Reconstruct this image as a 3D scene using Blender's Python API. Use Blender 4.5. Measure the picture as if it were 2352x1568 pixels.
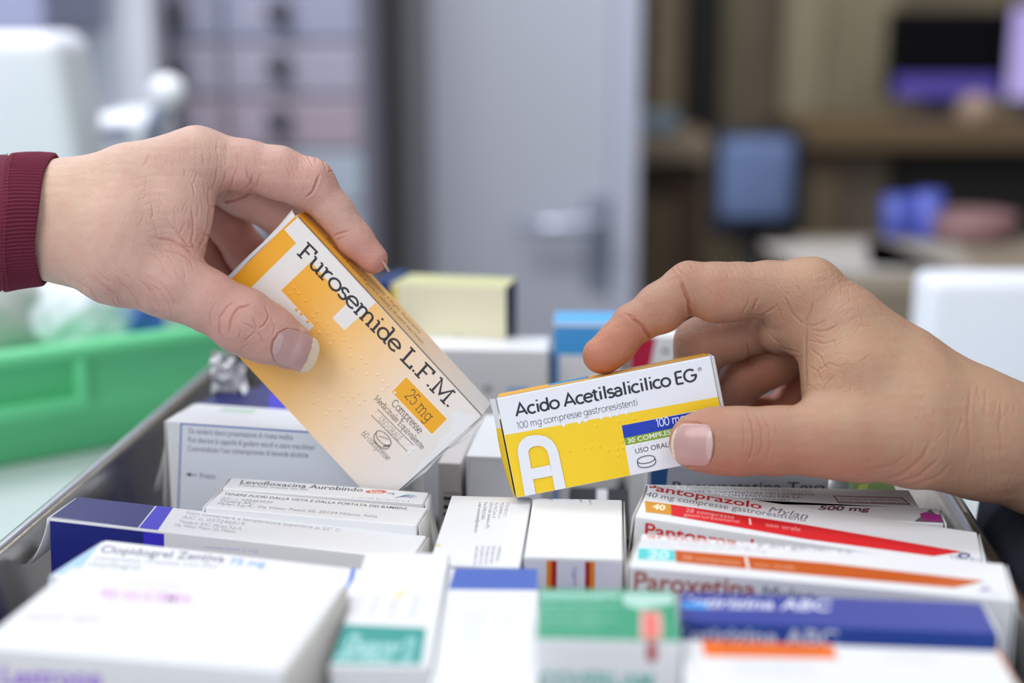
import bpy, bmesh, math, random
import numpy as np
from mathutils import Vector, Matrix

for o in list(bpy.data.objects): bpy.data.objects.remove(o)
SC = bpy.context.scene
COL = SC.collection
random.seed(7)

# ------------------------------------------------------------------ camera
F, CX, CY = 3267.0, 1176.0, 784.0           # 50 mm on a 36 mm sensor, 2352 x 1568
PITCH = math.radians(13.5)
CAMZ = 0.29
cd = bpy.data.cameras.new('camera'); cam = bpy.data.objects.new('camera', cd); COL.objects.link(cam)
cd.sensor_width = 36.0; cd.lens = F * 36.0 / 2352.0
cd.clip_start = 0.01; cd.clip_end = 50
cd.dof.use_dof = True; cd.dof.focus_distance = 0.569; cd.dof.aperture_fstop = 3.4
cam.location = (0, 0, CAMZ); cam.rotation_euler = (math.pi/2 - PITCH, 0, 0)
SC.camera = cam
CM = Matrix.Translation((0, 0, CAMZ)) @ Matrix.Rotation(math.pi/2 - PITCH, 4, 'X')

# ------------------------------------------------------------------ colour management, world, lights
SC.view_settings.view_transform = 'Standard'
SC.view_settings.look = 'None'
SC.view_settings.gamma = 1.0
SC.view_settings.use_curve_mapping = False
SC.view_settings.exposure = 0.02
w = bpy.data.worlds.new('world'); SC.world = w; w.use_nodes = True
w.node_tree.nodes['Background'].inputs[0].default_value = (0.85, 0.90, 1.0, 1)
w.node_tree.nodes['Background'].inputs[1].default_value = 0.98

def area(name, loc, target, size, size_y, power, color=(1, 1, 1), spread=180):
    l = bpy.data.lights.new(name, 'AREA'); l.shape = 'RECTANGLE'; l.size = size; l.size_y = size_y
    l.energy = power; l.color = color; l.spread = math.radians(spread)
    o = bpy.data.objects.new(name, l); COL.objects.link(o); o.location = loc
    o.rotation_euler = (Vector(target) - Vector(loc)).to_track_quat('-Z', 'Y').to_euler()
    o['kind'] = 'structure'
    return o
# daylight from the windows behind and left of the camera, ceiling panels, a back room lamp
area('window_light', (-1.05, -0.50, 1.38), (0.0, 0.6, 0.05), 1.1, 1.0, 17.5, (1.0, 0.975, 0.94))
area('ceiling_light_front', (0.5, 0.25, 1.62), (0.15, 0.55, 0.0), 0.9, 0.5, 9, (0.94, 0.97, 1.0))
area('ceiling_light_rear', (-0.7, 1.35, 1.62), (-0.5, 2.2, 0.3), 1.3, 0.6, 38, (0.92, 0.95, 1.0))
area('ceiling_light_store', (1.3, 3.0, 1.62), (1.3, 3.4, 0.0), 0.8, 0.4, 13, (1.0, 0.95, 0.84))

# ------------------------------------------------------------------ geometry helpers
def ray(px, py):
    v = CM.to_3x3() @ Vector(((px - CX)/F, -(py - CY)/F, -1.0))
    return v
def at(px, py, d):
    """world point seen at pixel (px, py) at camera depth d (m)"""
    return CM.translation + ray(px, py) * d
def onz(px, py, z):
    r = ray(px, py); return CM.translation + r * ((z - CAMZ) / r.z)
def ony(px, py, y):
    r = ray(px, py); return CM.translation + r * (y / r.y)
def onplane(px, py, O, n):
    r = ray(px, py); return CM.translation + r * ((O - CM.translation).dot(n) / r.dot(n))

# ------------------------------------------------------------------ materials
MATS = {}
def srgb(h):
    h = h.lstrip('#'); c = [int(h[i:i+2], 16)/255 for i in (0, 2, 4)]
    return tuple((x/12.92 if x <= 0.04045 else ((x+0.055)/1.055)**2.4) for x in c)
def mat(name, color, rough=0.5, metal=0.0, bump=0.0, bscale=300.0, coat=0.0, spec=0.5, trans=0.0, vary=0.0):
    if name in MATS: return MATS[name]
    if isinstance(color, str): color = srgb(color)
    m = bpy.data.materials.new(name); m.use_nodes = True; nt = m.node_tree
    b = nt.nodes['Principled BSDF']
    b.inputs['Base Color'].default_value = (*color, 1); b.inputs['Roughness'].default_value = rough
    b.inputs['Metallic'].default_value = metal; b.inputs['Coat Weight'].default_value = coat
    b.inputs['Specular IOR Level'].default_value = spec; b.inputs['Transmission Weight'].default_value = trans
    tc = nt.nodes.new('ShaderNodeTexCoord')
    if bump > 0:
        n = nt.nodes.new('ShaderNodeTexNoise'); n.inputs['Scale'].default_value = bscale; n.inputs['Detail'].default_value = 3
        nt.links.new(tc.outputs['Object'], n.inputs['Vector'])
        bp = nt.nodes.new('ShaderNodeBump'); bp.inputs['Strength'].default_value = bump; bp.inputs['Distance'].default_value = 0.001
        nt.links.new(n.outputs['Fac'], bp.inputs['Height']); nt.links.new(bp.outputs['Normal'], b.inputs['Normal'])
    if vary > 0:
        n = nt.nodes.new('ShaderNodeTexNoise'); n.inputs['Scale'].default_value = 9; n.inputs['Detail'].default_value = 4
        nt.links.new(tc.outputs['Object'], n.inputs['Vector'])
        mx = nt.nodes.new('ShaderNodeMix'); mx.data_type = 'RGBA'
        mx.inputs['A'].default_value = (*[c*(1-vary) for c in color], 1); mx.inputs['B'].default_value = (*[min(1, c*(1+vary)) for c in color], 1)
        nt.links.new(n.outputs['Fac'], mx.inputs['Factor']); nt.links.new(mx.outputs['Result'], b.inputs['Base Color'])
    MATS[name] = m; return m
def ink(h): return mat('ink_' + h.strip('#'), h, rough=0.42, coat=0.0)
CARD = mat('white_board', (0.80, 0.81, 0.83), rough=0.45, bump=0.03, bscale=900)
RAW = mat('raw_board_edge', (0.62, 0.60, 0.57), rough=0.8, bump=0.3, bscale=1500)

# ------------------------------------------------------------------ object helpers
def props(o, label=None, cat=None, group=None, kind=None):
    if label: o['label'] = label
    if cat: o['category'] = cat
    if group: o['group'] = group
    if kind: o['kind'] = kind
    return o
def empty(name, loc, label, cat, group=None):
    o = bpy.data.objects.new(name, None); COL.objects.link(o); o.location = loc; o.empty_display_size = 0.02
    return props(o, label, cat, group)
class MB:
    """mesh builder: world-space vertices, faces and per-face material"""
    def __init__(s): s.v = []; s.f = []; s.m = []; s.mats = []; s.smooth = []
    def mi(s, m):
        if m not in s.mats: s.mats.append(m)
        return s.mats.index(m)
    def add(s, vs, fs, m, smooth=False):
        n = len(s.v); s.v += [tuple(x) for x in vs]; k = s.mi(m)
        for f in fs: s.f.append([n + i for i in f]); s.m.append(k); s.smooth.append(smooth)
    def bm(s, bm, m, M=None, smooth=False):
        bm.verts.index_update()
        s.add([(M @ v.co if M else v.co) for v in bm.verts], [[v.index for v in f.verts] for f in bm.faces], m, smooth); bm.free()
    def box(s, M, size, m, bevel=0.0, seg=2, smooth=False):
        bm = bmesh.new(); bmesh.ops.create_cube(bm, size=1.0)
        for v in bm.verts: v.co = Vector((v.co.x*size[0], v.co.y*size[1], v.co.z*size[2]))
        if bevel > 0:
            bmesh.ops.bevel(bm, geom=bm.edges[:] , offset=bevel, segments=seg, affect='EDGES', profile=0.5)
        s.bm(bm, m, M, smooth)
    def tube(s, pts, r, m, n=12, caps=True, smooth=True):
        pts = [Vector(p) for p in pts]; rs = r if hasattr(r, '__len__') else [r]*len(pts)
        vs = []; fs = []; up = None
        for i, p in enumerate(pts):
            t = (pts[min(i+1, len(pts)-1)] - pts[max(i-1, 0)]).normalized()
            if up is None: up = t.orthogonal().normalized()
            up = (up - t*up.dot(t)).normalized(); q = t.cross(up)
            for k in range(n):
                a = 2*math.pi*k/n; vs.append(p + (up*math.cos(a) + q*math.sin(a))*rs[i])
        for i in range(len(pts)-1):
            for k in range(n): fs.append([i*n+k, i*n+(k+1) % n, (i+1)*n+(k+1) % n, (i+1)*n+k])
        if caps: fs.append(list(range(n))[::-1]); fs.append([(len(pts)-1)*n+k for k in range(n)])
        s.add(vs, fs, m, smooth)
    def lathe(s, M, prof, m, n=32, smooth=True):
        vs = []; fs = []
        for r, z in prof:
            for k in range(n): a = 2*math.pi*k/n; vs.append(M @ Vector((r*math.cos(a), r*math.sin(a), z)))
        for i in range(len(prof)-1):
            for k in range(n): fs.append([i*n+k, i*n+(k+1) % n, (i+1)*n+(k+1) % n, (i+1)*n+k])
        fs.append(list(range(n))[::-1]); fs.append([(len(prof)-1)*n+k for k in range(n)])
        s.add(vs, fs, m, smooth)
    def build(s, name, parent=None, origin=None, autosmooth=None):
        me = bpy.data.meshes.new(name)
        o = bpy.data.objects.new(name, me); COL.objects.link(o)
        org = Vector((0, 0, 0))
        if parent is not None: org = parent.matrix_world.translation if parent.type != 'EMPTY' else parent.location.copy()
        if parent is not None and 'org' in parent: org = Vector(parent['org'])
        if parent is None:
            org = Vector(origin) if origin is not None else Vector(np.array(s.v).mean(0))
        me.from_pydata([tuple(Vector(v) - org) for v in s.v], [], s.f)
        for m in s.mats: me.materials.append(m)
        me.polygons.foreach_set('material_index', s.m); me.polygons.foreach_set('use_smooth', s.smooth)
        me.update()
        if parent is not None: o.parent = parent
        else: o.location = org
        ORG[o.name] = org
        return o
ORG = {}
def sub(mb, name, parent):
    """child whose parent is a mesh built by MB or an empty: same local origin"""
    me = bpy.data.meshes.new(name); o = bpy.data.objects.new(name, me); COL.objects.link(o)
    root = parent
    org = ORG[parent.name] if parent.name in ORG else parent.location.copy()
    me.from_pydata([tuple(Vector(v) - org) for v in mb.v], [], mb.f)
    for m in mb.mats: me.materials.append(m)
    me.polygons.foreach_set('material_index', mb.m); me.polygons.foreach_set('use_smooth', mb.smooth); me.update()
    o.parent = parent; ORG[o.name] = org
    return o
def frame(o, x, y, z):
    return Matrix(((x[0], y[0], z[0], o[0]), (x[1], y[1], z[1], o[1]), (x[2], y[2], z[2], o[2]), (0, 0, 0, 1)))

# ------------------------------------------------------------------ lettering
_fc = {}
def font_glyphs(txt, bold=0.0, shear=0.0):
    k = (txt, bold, shear)
    if k in _fc: return _fc[k]
    c = bpy.data.curves.new('t', 'FONT'); c.body = txt; c.size = 1.0; c.offset = bold; c.shear = shear; c.resolution_u = 3
    o = bpy.data.objects.new('t', c); COL.objects.link(o)
    dg = bpy.context.evaluated_depsgraph_get(); dg.update()
    me = o.evaluated_get(dg).to_mesh()
    vs = [(v.co.x, v.co.y) for v in me.vertices]; fs = [list(p.vertices) for p in me.polygons]
    o.evaluated_get(dg).to_mesh_clear(); bpy.data.objects.remove(o); bpy.data.curves.remove(c)
    _fc[k] = (vs, fs); return _fc[k]
def arc(cx, cy, rx, ry, a0, a1, n=14):
    return [(cx + rx*math.cos(math.radians(a0 + (a1-a0)*i/n)), cy + ry*math.sin(math.radians(a0 + (a1-a0)*i/n))) for i in range(n+1)]
# skeleton alphabet: x-height 1, cap height 1.42; (advance, strokes, slabs(x, y, halfwidth), sans advance tweak)
G = {}
def g(ch, adv, strokes, slabs=()): G[ch] = (adv, strokes, slabs)
el = lambda cx, cy, rx, ry: arc(cx, cy, rx, ry, 0, 360, 28)
g('o', 1.0, [el(.5, .5, .46, .48)])
g('e', .96, [[(.05, .53), (.91, .53)] , arc(.48, .5, .44, .48, 4, 318, 24)])
g('c', .90, [arc(.5, .5, .44, .48, 48, 314, 22)])
g('s', .78, [arc(.38, .74, .28, .24, 30, 200, 10) + arc(.39, .27, .31, .26, 110, -150, 14)])
g('u', 1.06, [[(.17, 1), (.17, .38)] + arc(.46, .36, .29, .36, 180, 330, 10) + [(.82, .3)], [(.82, 1), (.82, 0)]], [(.08, 1, .12), (.72, 1, .12), (.92, 0, .12)])
g('n', 1.06, [[(.2, 1), (.2, 0)], [(.2, .66)] + arc(.52, .62, .3, .36, 150, 0, 10) + [(.82, 0)]], [(.1, 1, .12), (.2, 0, .2), (.82, 0, .2)])
g('m', 1.66, [[(.2, 1), (.2, 0)], [(.2, .66)] + arc(.49, .64, .28, .34, 150, 0, 10) + [(.77, 0)], [(.77, .66)] + arc(1.08, .64, .3, .34, 150, 0, 10) + [(1.38, 0)]], [(.1, 1, .12), (.2, 0, .19), (.78, 0, .19), (1.4, 0, .19)])
g('r', .82, [[(.24, 1), (.24, 0)], [(.24, .6)] + arc(.62, .56, .36, .42, 165, 70, 8)], [(.13, 1, .13), (.26, 0, .24)])
g('i', .52, [[(.26, 1), (.26, 0)], [(.26, 1.3), (.26, 1.47)]], [(.15, 1, .13), (.26, 0, .24)])
g('l', .52, [[(.26, 1.5), (.26, 0)]], [(.15, 1.5, .13), (.26, 0, .24)])
g('t', .66, [[(.28, 1.32), (.28, .25)] + arc(.5, .25, .22, .25, 180, 300, 8), [(.02, 1), (.58, 1)]])
g('d', 1.1, [el(.46, .5, .40, .48), [(.86, 1.5), (.86, 0)]], [(.74, 1.5, .13), (.97, 0, .13)])
g('p', 1.1, [el(.62, .5, .40, .48), [(.22, 1), (.22, -.45)]], [(.1, 1, .13), (.22, -.45, .24)])
g('q', 1.1, [el(.48, .5, .40, .48), [(.88, 1), (.88, -.45)]], [(.98, 1, .12), (.88, -.45, .24)])
g('g', 1.02, [el(.48, .52, .40, .45), [(.86, 1), (.86, -.08)] + arc(.48, -.1, .38, .34, 0, -150, 12)], [(.98, .97, .1)])
g('a', .94, [arc(.42, .66, .33, .32, 155, 0, 10) + [(.75, 0)], [(.75, .58), (.42, .56)] + arc(.38, .29, .29, .27, 95, 270, 10) + arc(.42, .3, .33, .28, 275, 350, 5)], [(.86, 0, .12)])
g('v', .98, [[(.1, 1), (.49, .02), (.88, 1)]], [(.1, 1, .17), (.88, 1, .17)])
g('b', 1.1, [el(.62, .5, .40, .48), [(.2, 1.5), (.2, 0)]], [(.1, 1.5, .13)])
g('.', .42, [[(.2, -.01), (.2, .17)]])
g(' ', .5, [])
g('F', 1.05, [[(.22, 1.42), (.22, 0)], [(.22, 1.42), (.95, 1.42), (.95, 1.12)], [(.22, .74), (.7, .74)]], [(.22, 0, .25), (.1, 1.42, .12)])
g('L', 1.05, [[(.22, 1.42), (.22, 0), (.95, 0), (.95, .34)]], [(.22, 1.42, .25), (.1, 0, .12)])
g('M', 1.6, [[(.25, 0), (.25, 1.42), (.8, .3), (1.35, 1.42), (1.35, 0)]], [(.25, 0, .24), (1.35, 0, .24), (.14, 1.42, .12), (1.46, 1.42, .12)])
g('C', 1.3, [arc(.66, .71, .58, .7, 45, 315, 24)])
g('G', 1.42, [arc(.7, .71, .62, .7, 45, 350, 26) + [(1.3, .68), (.78, .68)]])
g('O', 1.46, [el(.72, .71, .64, .70)])
g('E', 1.05, [[(.22, 1.42), (.22, 0)], [(.22, 1.42), (.92, 1.42)], [(.22, 0), (.92, 0)], [(.22, .74), (.82, .74)]], [(.1, 0, .12), (.1, 1.42, .12)])
g('A', 1.42, [[(.12, 0), (.7, 1.42), (1.28, 0)], [(.32, .42), (1.08, .42)]], [(.12, 0, .2), (1.28, 0, .2)])
g('U', 1.35, [[(.2, 1.42), (.2, .5)] + arc(.66, .5, .46, .5, 180, 360, 14) + [(1.12, 1.42)]], [(.2, 1.42, .22), (1.12, 1.42, .22)])
g('S', 1.05, [arc(.5, 1.05, .38, .35, 35, 230, 12) + arc(.5, .36, .42, .37, 75, -150, 16)])
g('R', 1.2, [[(.22, 1.42), (.22, 0)], [(.22, 1.42), (.62, 1.42)] + arc(.64, 1.06, .36, .36, 90, -90, 10) + [(.22, .70)], [(.6, .7), (1.0, 0)]], [(.22, 0, .24), (.1, 1.42, .12), (1.02, 0, .14)])
g('P', 1.1, [[(.22, 1.42), (.22, 0)], [(.22, 1.42), (.62, 1.42)] + arc(.64, 1.05, .38, .37, 90, -90, 10) + [(.22, .68)]])
g('0', 1.04, [el(.52, .71, .40, .70)])
g('1', .6, [[(.1, 1.15), (.36, 1.42), (.36, 0)]])
g('2', 1.0, [arc(.5, 1.0, .38, .42, 170, -25, 12) + [(.12, .02), (.9, .02)]])
g('3', 1.0, [arc(.46, 1.06, .36, .36, 150, -80, 12) + arc(.46, .37, .4, .37, 75, -150, 14)])
g('5', 1.0, [[(.85, 1.42), (.25, 1.42), (.18, .8)] + arc(.48, .46, .4, .46, 120, -150, 16)])
g('6', 1.02, [el(.52, .44, .4, .44), [(.13, .55)] + arc(.62, .62, .5, .80, 180, 100, 8)])
def stroke_text(txt, wt=0.16, slab=True, track=0.0):
    """list of (verts, faces) strips for a line of skeleton letters"""
    out = []; x = 0.0
    def strip(pl, ww, closed=False):
        P = [Vector(p) for p in pl]; n = len(P)
        closed = n > 6 and (P[0]-P[-1]).length < 1e-4
        L = []; R_ = []
        for i in range(n):
            if closed:
                a = P[(i-1) % (n-1)] if i else P[n-2]; b = P[i+1] if i < n-1 else P[1]
            else: a = P[max(i-1, 0)]; b = P[min(i+1, n-1)]
            d1 = (P[i]-a); d2 = (b-P[i])
            if d1.length < 1e-6: d1 = d2
            if d2.length < 1e-6: d2 = d1
            d1 = d1.normalized(); d2 = d2.normalized()
            nn = Vector((-d1.y-d2.y, d1.x+d2.x)); nn = nn.normalized() if nn.length > 1e-6 else Vector((-d1.y, d1.x))
            c = max(0.45, nn.dot(Vector((-d1.y, d1.x))))
            L.append(P[i] + nn*ww/2/c); R_.append(P[i] - nn*ww/2/c)
        vs = [tuple(p) for p in L] + [tuple(p) for p in R_]
        fs = [[i, n+i, n+i+1, i+1] for i in range(n-1)]
        return vs, fs
    for ch in txt:
        adv, st, sl = G.get(ch, G['o'])
        for pl in st: 
            v, f = strip([(a + x, b) for a, b in pl], wt); out.append((v, f))
        if slab:
            for sx, sy, hw in sl:
                yy = sy - wt/2*0 ; v, f = strip([(x+sx-hw, yy), (x+sx+hw, yy)], wt*0.9); out.append((v, f))
        x += adv + track + (0 if slab else -0.04)
    return out, x

# ------------------------------------------------------------------ medicine cartons
def clip(poly, W, H):
    def cut(P, f, inter):
        out = []
        for i in range(len(P)):
            a = P[i]; b = P[(i+1) % len(P)]; fa = f(a); fb = f(b)
            if fa >= 0: out.append(a)
            if (fa >= 0) != (fb >= 0):
                t = fa/(fa-fb); out.append((a[0]+(b[0]-a[0])*t, a[1]+(b[1]-a[1])*t))
        return out
    e = 0.00025
    for f in (lambda p: p[0]-e, lambda p: W-e-p[0], lambda p: p[1]-e, lambda p: H-e-p[1]):
        if not poly: return poly
        poly = cut(poly, f, None)
    return poly
DBG = False
class Face:
    def __init__(s, O, u, v, W, H): s.O = Vector(O); s.u = Vector(u).normalized(); s.v = Vector(v).normalized(); s.n = s.u.cross(s.v); s.W = W; s.H = H
    def uv(s, px, py):
        p = onplane(px, py, s.O, s.n) - s.O; return (p.dot(s.u), p.dot(s.v))
    def pt(s, a, b, lift): return s.O + s.u*a + s.v*b + s.n*lift
class Carton:
    """axes: ax right, ay away from the viewer, az up; O = near-left-top corner"""
    def __init__(s, O, ax, ay, az, W, D, H, board=CARD, bevel=0.0006):
        s.O = Vector(O); s.ax, s.ay, s.az = (Vector(a).normalized() for a in (ax, ay, az)); s.W, s.D, s.H = W, D, H
        s.mb = MB(); C = s.O + s.ax*W/2 + s.ay*D/2 - s.az*H/2
        s.C = C
        s.mb.box(frame(C, s.ax, s.ay, s.az), (W, D, H), board, bevel)
        s.top = Face(s.O, s.ax, s.ay, W, D)
        s.front = Face(s.O - s.az*H, s.ax, s.az, W, H)
        s.left = Face(s.O - s.az*H + s.ay*D, -s.ay, s.az, D, H)
        s.right = Face(s.O - s.az*H + s.ax*W, s.ay, s.az, D, H)
        s.k = 0; s.flaps = []
    def poly(s, face, px, m, lift=None, uv=False):
        P = [tuple(p) for p in px] if uv else [face.uv(*p) for p in px]
        P = clip(P, face.W, face.H)
        if len(P) < 3: return
        a = sum(P[i][0]*P[(i+1) % len(P)][1] - P[(i+1) % len(P)][0]*P[i][1] for i in range(len(P)))
        if a < 0: P = P[::-1]
        s.k += 1; l = 0.00002 + 0.000006*s.k if lift is None else lift
        s.mb.add([face.pt(a, b, l) for a, b in P], [list(range(len(P)))], ink(m) if isinstance(m, str) else m)
    def uvrect(s, face, a0, b0, a1, b1, m): s.poly(face, [(a0*face.W, b0*face.H), (a1*face.W, b0*face.H), (a1*face.W, b1*face.H), (a0*face.W, b1*face.H)], m, uv=True)
    def text(s, face, txt, p0, p1, ph, m, bold=0.0, shear=0.0, stroke=None, slab=True, capref=None, uv=False):
        q0, q1, qh = (p0, p1, ph) if uv else (face.uv(*p0), face.uv(*p1), face.uv(*ph))
        if stroke:
            parts, wid = stroke_text(txt, stroke, slab); cap = 1.42
        else:
            vs, fs = font_glyphs(txt, bold, shear); parts = [(vs, fs)]
            if not vs: return
            wid = max(v[0] for v in vs); cap = 0.729
        e1 = ((q1[0]-q0[0])/wid, (q1[1]-q0[1])/wid); e2 = ((qh[0]-q0[0])/cap, (qh[1]-q0[1])/cap)
        s.k += 1; l = 0.00002 + 0.000006*s.k
        mm = ink(m) if isinstance(m, str) else m
        for i, (vs, fs) in enumerate(parts):
            pts = []
            for x, y in vs:
                a = q0[0]+e1[0]*x+e2[0]*y; b = q0[1]+e1[1]*x+e2[1]*y
                pts.append((face.pt(a, b, l + i*1e-7), 0.0001 < a < face.W-0.0001 and 0.0001 < b < face.H-0.0001))
            s.mb.add([p for p, _ in pts], [f for f in fs if all(pts[q][1] for q in f)], mm)
    def dots(s, face, pix, r, m, uv=False):
        for p in pix:
            a, b = p if uv else face.uv(*p)
            if not (r < a < face.W-r and r < b < face.H-r): continue
            vs = []; fs = []; n = 12; rings = [(1.0, 0), (.85, .3), (.55, .5), (.2, .6)]
            for rr, hh in rings:
                for k in range(n): t = 2*math.pi*k/n; vs.append(face.pt(a+r*rr*math.cos(t), b+r*rr*math.sin(t), r*hh*0.55))
            for i in range(len(rings)-1):
                for k in range(n): fs.append([i*n+k, i*n+(k+1) % n, (i+1)*n+(k+1) % n, (i+1)*n+k])
            fs.append([3*n+k for k in range(n)])
            s.mb.add(vs, fs, m, True)
    def flap(s, side, opening=8, depth=0.9, m=CARD, height=None, name='end_flap'):
        """tuck flap hinged on the top edge of the left or right end"""
        sg = -1 if side == 'left' else 1
        h = (height or s.H*depth); a = math.radians(opening)
        base = s.O + (s.ax*s.W if sg > 0 else Vector((0, 0, 0))) + s.az*(-0.0004)
        mb = MB(); n = 8; t = 0.0005; D = s.D
        out = s.ax*sg; prof = []
        for i in range(n+1):
            q = i/n; bend = a*(0.35+0.65*q)
            prof.append((math.sin(bend)*h*q + 0.0006, -math.cos(bend)*h*q))
        vs = []
        for i, (o_, z_) in enumerate(prof):
            q = i/n; ins = 0.0006 + (0.004*max(0, (q-0.75)/0.25)**2)
            for yy in (ins, D-ins):
                for tt in (0, t): vs.append(base + out*(o_+tt) + s.az*z_ + s.ay*yy)
        fs = []
        for i in range(n):
            b = i*4; c = b+4
            fs += [[b, b+2, c+2, c], [b+1, c+1, c+3, b+3], [b, c, c+1, b+1], [b+2, b+3, c+3, c+2]]
        fs += [[0, 1, 3, 2], [n*4, n*4+2, n*4+3, n*4+1]]
        mb.add(vs, fs, m, True); s.flaps.append((name, mb))
    def done(s, label, cat='carton', name='medicine_carton', group=None):
        base = s.C - s.az*s.H/2
        e = empty(name, base, label, cat, group)
        if DBG:
            cs = [(s.O + s.ax*i*s.W + s.ay*j*s.D - T0) for i, j in ((0,0),(1,0),(0,1),(1,1))]
            print(e.name, label[:34], 'WDH', [round(x*1000) for x in (s.W, s.D, s.H)], 'top', round(s.O.z*1000), [(round(c.dot(TX)*1000), round(c.dot(TD)*1000)) for c in cs])
        b = sub(s.mb, 'carton_body', e)
        for n, mb in s.flaps: sub(mb, n, e)
        s.obj = e; return e
def flat_carton(NL, NR, FAR, z, H, drop=0.0, board=CARD, W=None, tiltx=0.0, D=None, zr=None):
    """carton with a level top at height z, its near top edge seen between pixels NL and NR and its far edge through FAR"""
    a = onz(*NL, z); b = onz(*NR, z if zr is None else zr)      # zr: the right end sags to this height
    ax = (b-a).normalized(); ay = Vector((0, 0, 1)).cross(ax).normalized(); az = ax.cross(ay)
    f = onz(*FAR, z); dd = D or (f-a).dot(ay)
    if tiltx: 
        Rm = Matrix.Rotation(math.radians(tiltx), 3, ax); ay = Rm @ ay; az = Rm @ az
    return Carton(a, ax, ay, az, W or (b-a).length, dd, H, board)
# ------------------------------------------------------------------ the room
FLZ = -0.88
def wbox(mb, x0, x1, y0, y1, z0, z1, m, bevel=0.0):
    mb.box(Matrix.Translation(((x0+x1)/2, (y0+y1)/2, (z0+z1)/2)), (abs(x1-x0), abs(y1-y0), abs(z1-z0)), m, bevel)
def one(name, x0, x1, y0, y1, z0, z1, m, label=None, cat=None, kind=None, bevel=0.0, group=None):
    mb = MB(); wbox(mb, x0, x1, y0, y1, z0, z1, m, bevel); o = mb.build(name, origin=((x0+x1)/2, (y0+y1)/2, min(z0, z1)))
    props(o, label, cat, group, kind); return o
one('floor', -2.4, 3.0, -1.7, 4.6, FLZ-.05, FLZ, mat('floor_vinyl', '#6a6560', rough=.5, vary=.08), kind='structure')
one('ceiling', -2.4, 3.0, -1.7, 4.6, 1.72, 1.77, mat('ceiling_paint', '#d8dade', rough=.9), kind='structure')
one('wall_left', -2.45, -2.4, -1.7, 4.6, FLZ, 1.72, mat('wall_paint', '#c4c9d6', rough=.85), kind='structure')
one('wall_right', 3.0, 3.05, -1.7, 4.6, FLZ, 1.72, mat('wall_tan', '#7f7565', rough=.85), kind='structure')
one('wall_back', -2.4, 3.0, 4.6, 4.65, FLZ, 1.72, mat('wall_olive', '#9a917c', rough=.9, vary=.1), kind='structure')
# partition that carries the door
YD = 2.55
def X(px, y): return onz(px, 10, 5).x if 0 else (ony(px, 300, y).x)
xa, xb, xc = X(846, YD), X(985, YD), X(1452, YD)
xm = X(925, YD)
one('fade_strip', xm, xb, YD-.012, YD+.10, FLZ, 1.72, mat('fade_midgrey', '#86868c', rough=.6), kind='structure')  # in-between grey strip added so the shading beside the door fades by colour
one('wall_middle', xa, xm, YD-.02, YD+.10, FLZ, 1.72, mat('dark_jamb', '#4a4742', rough=.7), kind='structure')
mb = MB(); dm = mat('door_grey', '#bfc2ce', rough=.6)
wbox(mb, xb+.002, xc-.035, YD, YD+.04, FLZ+.01, 1.6, dm, .003)
dr = mb.build('door_1', origin=((xb+xc)/2, YD, FLZ)); props(dr, kind='structure')
mb = MB(); wbox(mb, xc-.033, xc+.012, YD-.012, YD+.05, FLZ+.01, 1.6, mat('door_edge', '#c3c7d8', rough=.35), .004); sub(mb, 'door_edge_strip', dr)
HM = mat('handle_metal', '#d5dbee', rough=.3, metal=.5)
mb = MB(); a = ony(1370, 515, YD-.06); b = ony(1190, 518, YD-.06)
mb.tube([ony(1372, 512, YD), a, a + (b-a)*.08 + Vector((0, -.003, 0)), a+(b-a)*.5, b], [.010, .012, .013, .013, .010], HM, 14); sub(mb, 'door_handle', dr)
mb = MB(); p = ony(1372, 560, YD-.004); mb.box(Matrix.Translation(p), (.040, .012, .17), mat('handle_plate', '#8b93a8', rough=.35, metal=.4), .003); sub(mb, 'handle_plate', dr)
# small parts drawer cabinet on the left
YC = 2.2
x0, x1 = X(372, YC), X(842, YC)
mb = MB(); MV = mat('mauve_drawer', '#9d99aa', rough=.45)
cab = empty('drawer_cabinet', (x0, YC, FLZ), 'tall mauve grey cabinet of small drawers with dark knobs, left of the door', 'cabinet')
wbox(mb, x0, x1, YC+.02, YC+.4, FLZ, 1.3, mat('cabinet_body', '#a09eb0', rough=.5), .004)
sub(mb, 'cabinet_body', cab)
rows = [-150, -26, 96, 222, 346, 474, 604, 734]
MV2 = mat('mauve_drawer_blue', '#9496ac', rough=.45); MV3 = mat('mauve_drawer_rose', '#a0929f', rough=.45); MV4 = mat('drawer_light', '#a8b2c0', rough=.45)
for r in range(len(rows)-1):
    zt = ony(600, rows[r]+4, YC).z; zb = ony(600, rows[r+1]-4, YC).z
    for (c0, c1, kn) in ((372, 520, 405), (524, 832, 645)):
        m = [MV, MV2, MV, MV3, MV4, MV4, MV][r]
        mb = MB(); wbox(mb, X(c0, YC)+.002, X(c1, YC)-.002, YC, YC+.02, zb, zt, m, .004)
        lab = mat('drawer_label', '#a9a4b6', rough=.6); wbox(mb, X(c0+40, YC), X(c0+110, YC), YC-.0015, YC, zb+.03, zb+.05, lab)
        d = sub(mb, 'drawer', cab)
        mb = MB(); P = ony(kn, (rows[r]+rows[r+1])/2-10, YC)
        mb.lathe(frame(P, (1, 0, 0), (0, 0, 1), (0, -1, 0)), [(.008, 0), (.008, .012), (.018, .016), (.020, .022), (.014, .028)], mat('dark_knob', '#4c4a56', rough=.5), 20); sub(mb, 'knob', d)
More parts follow.
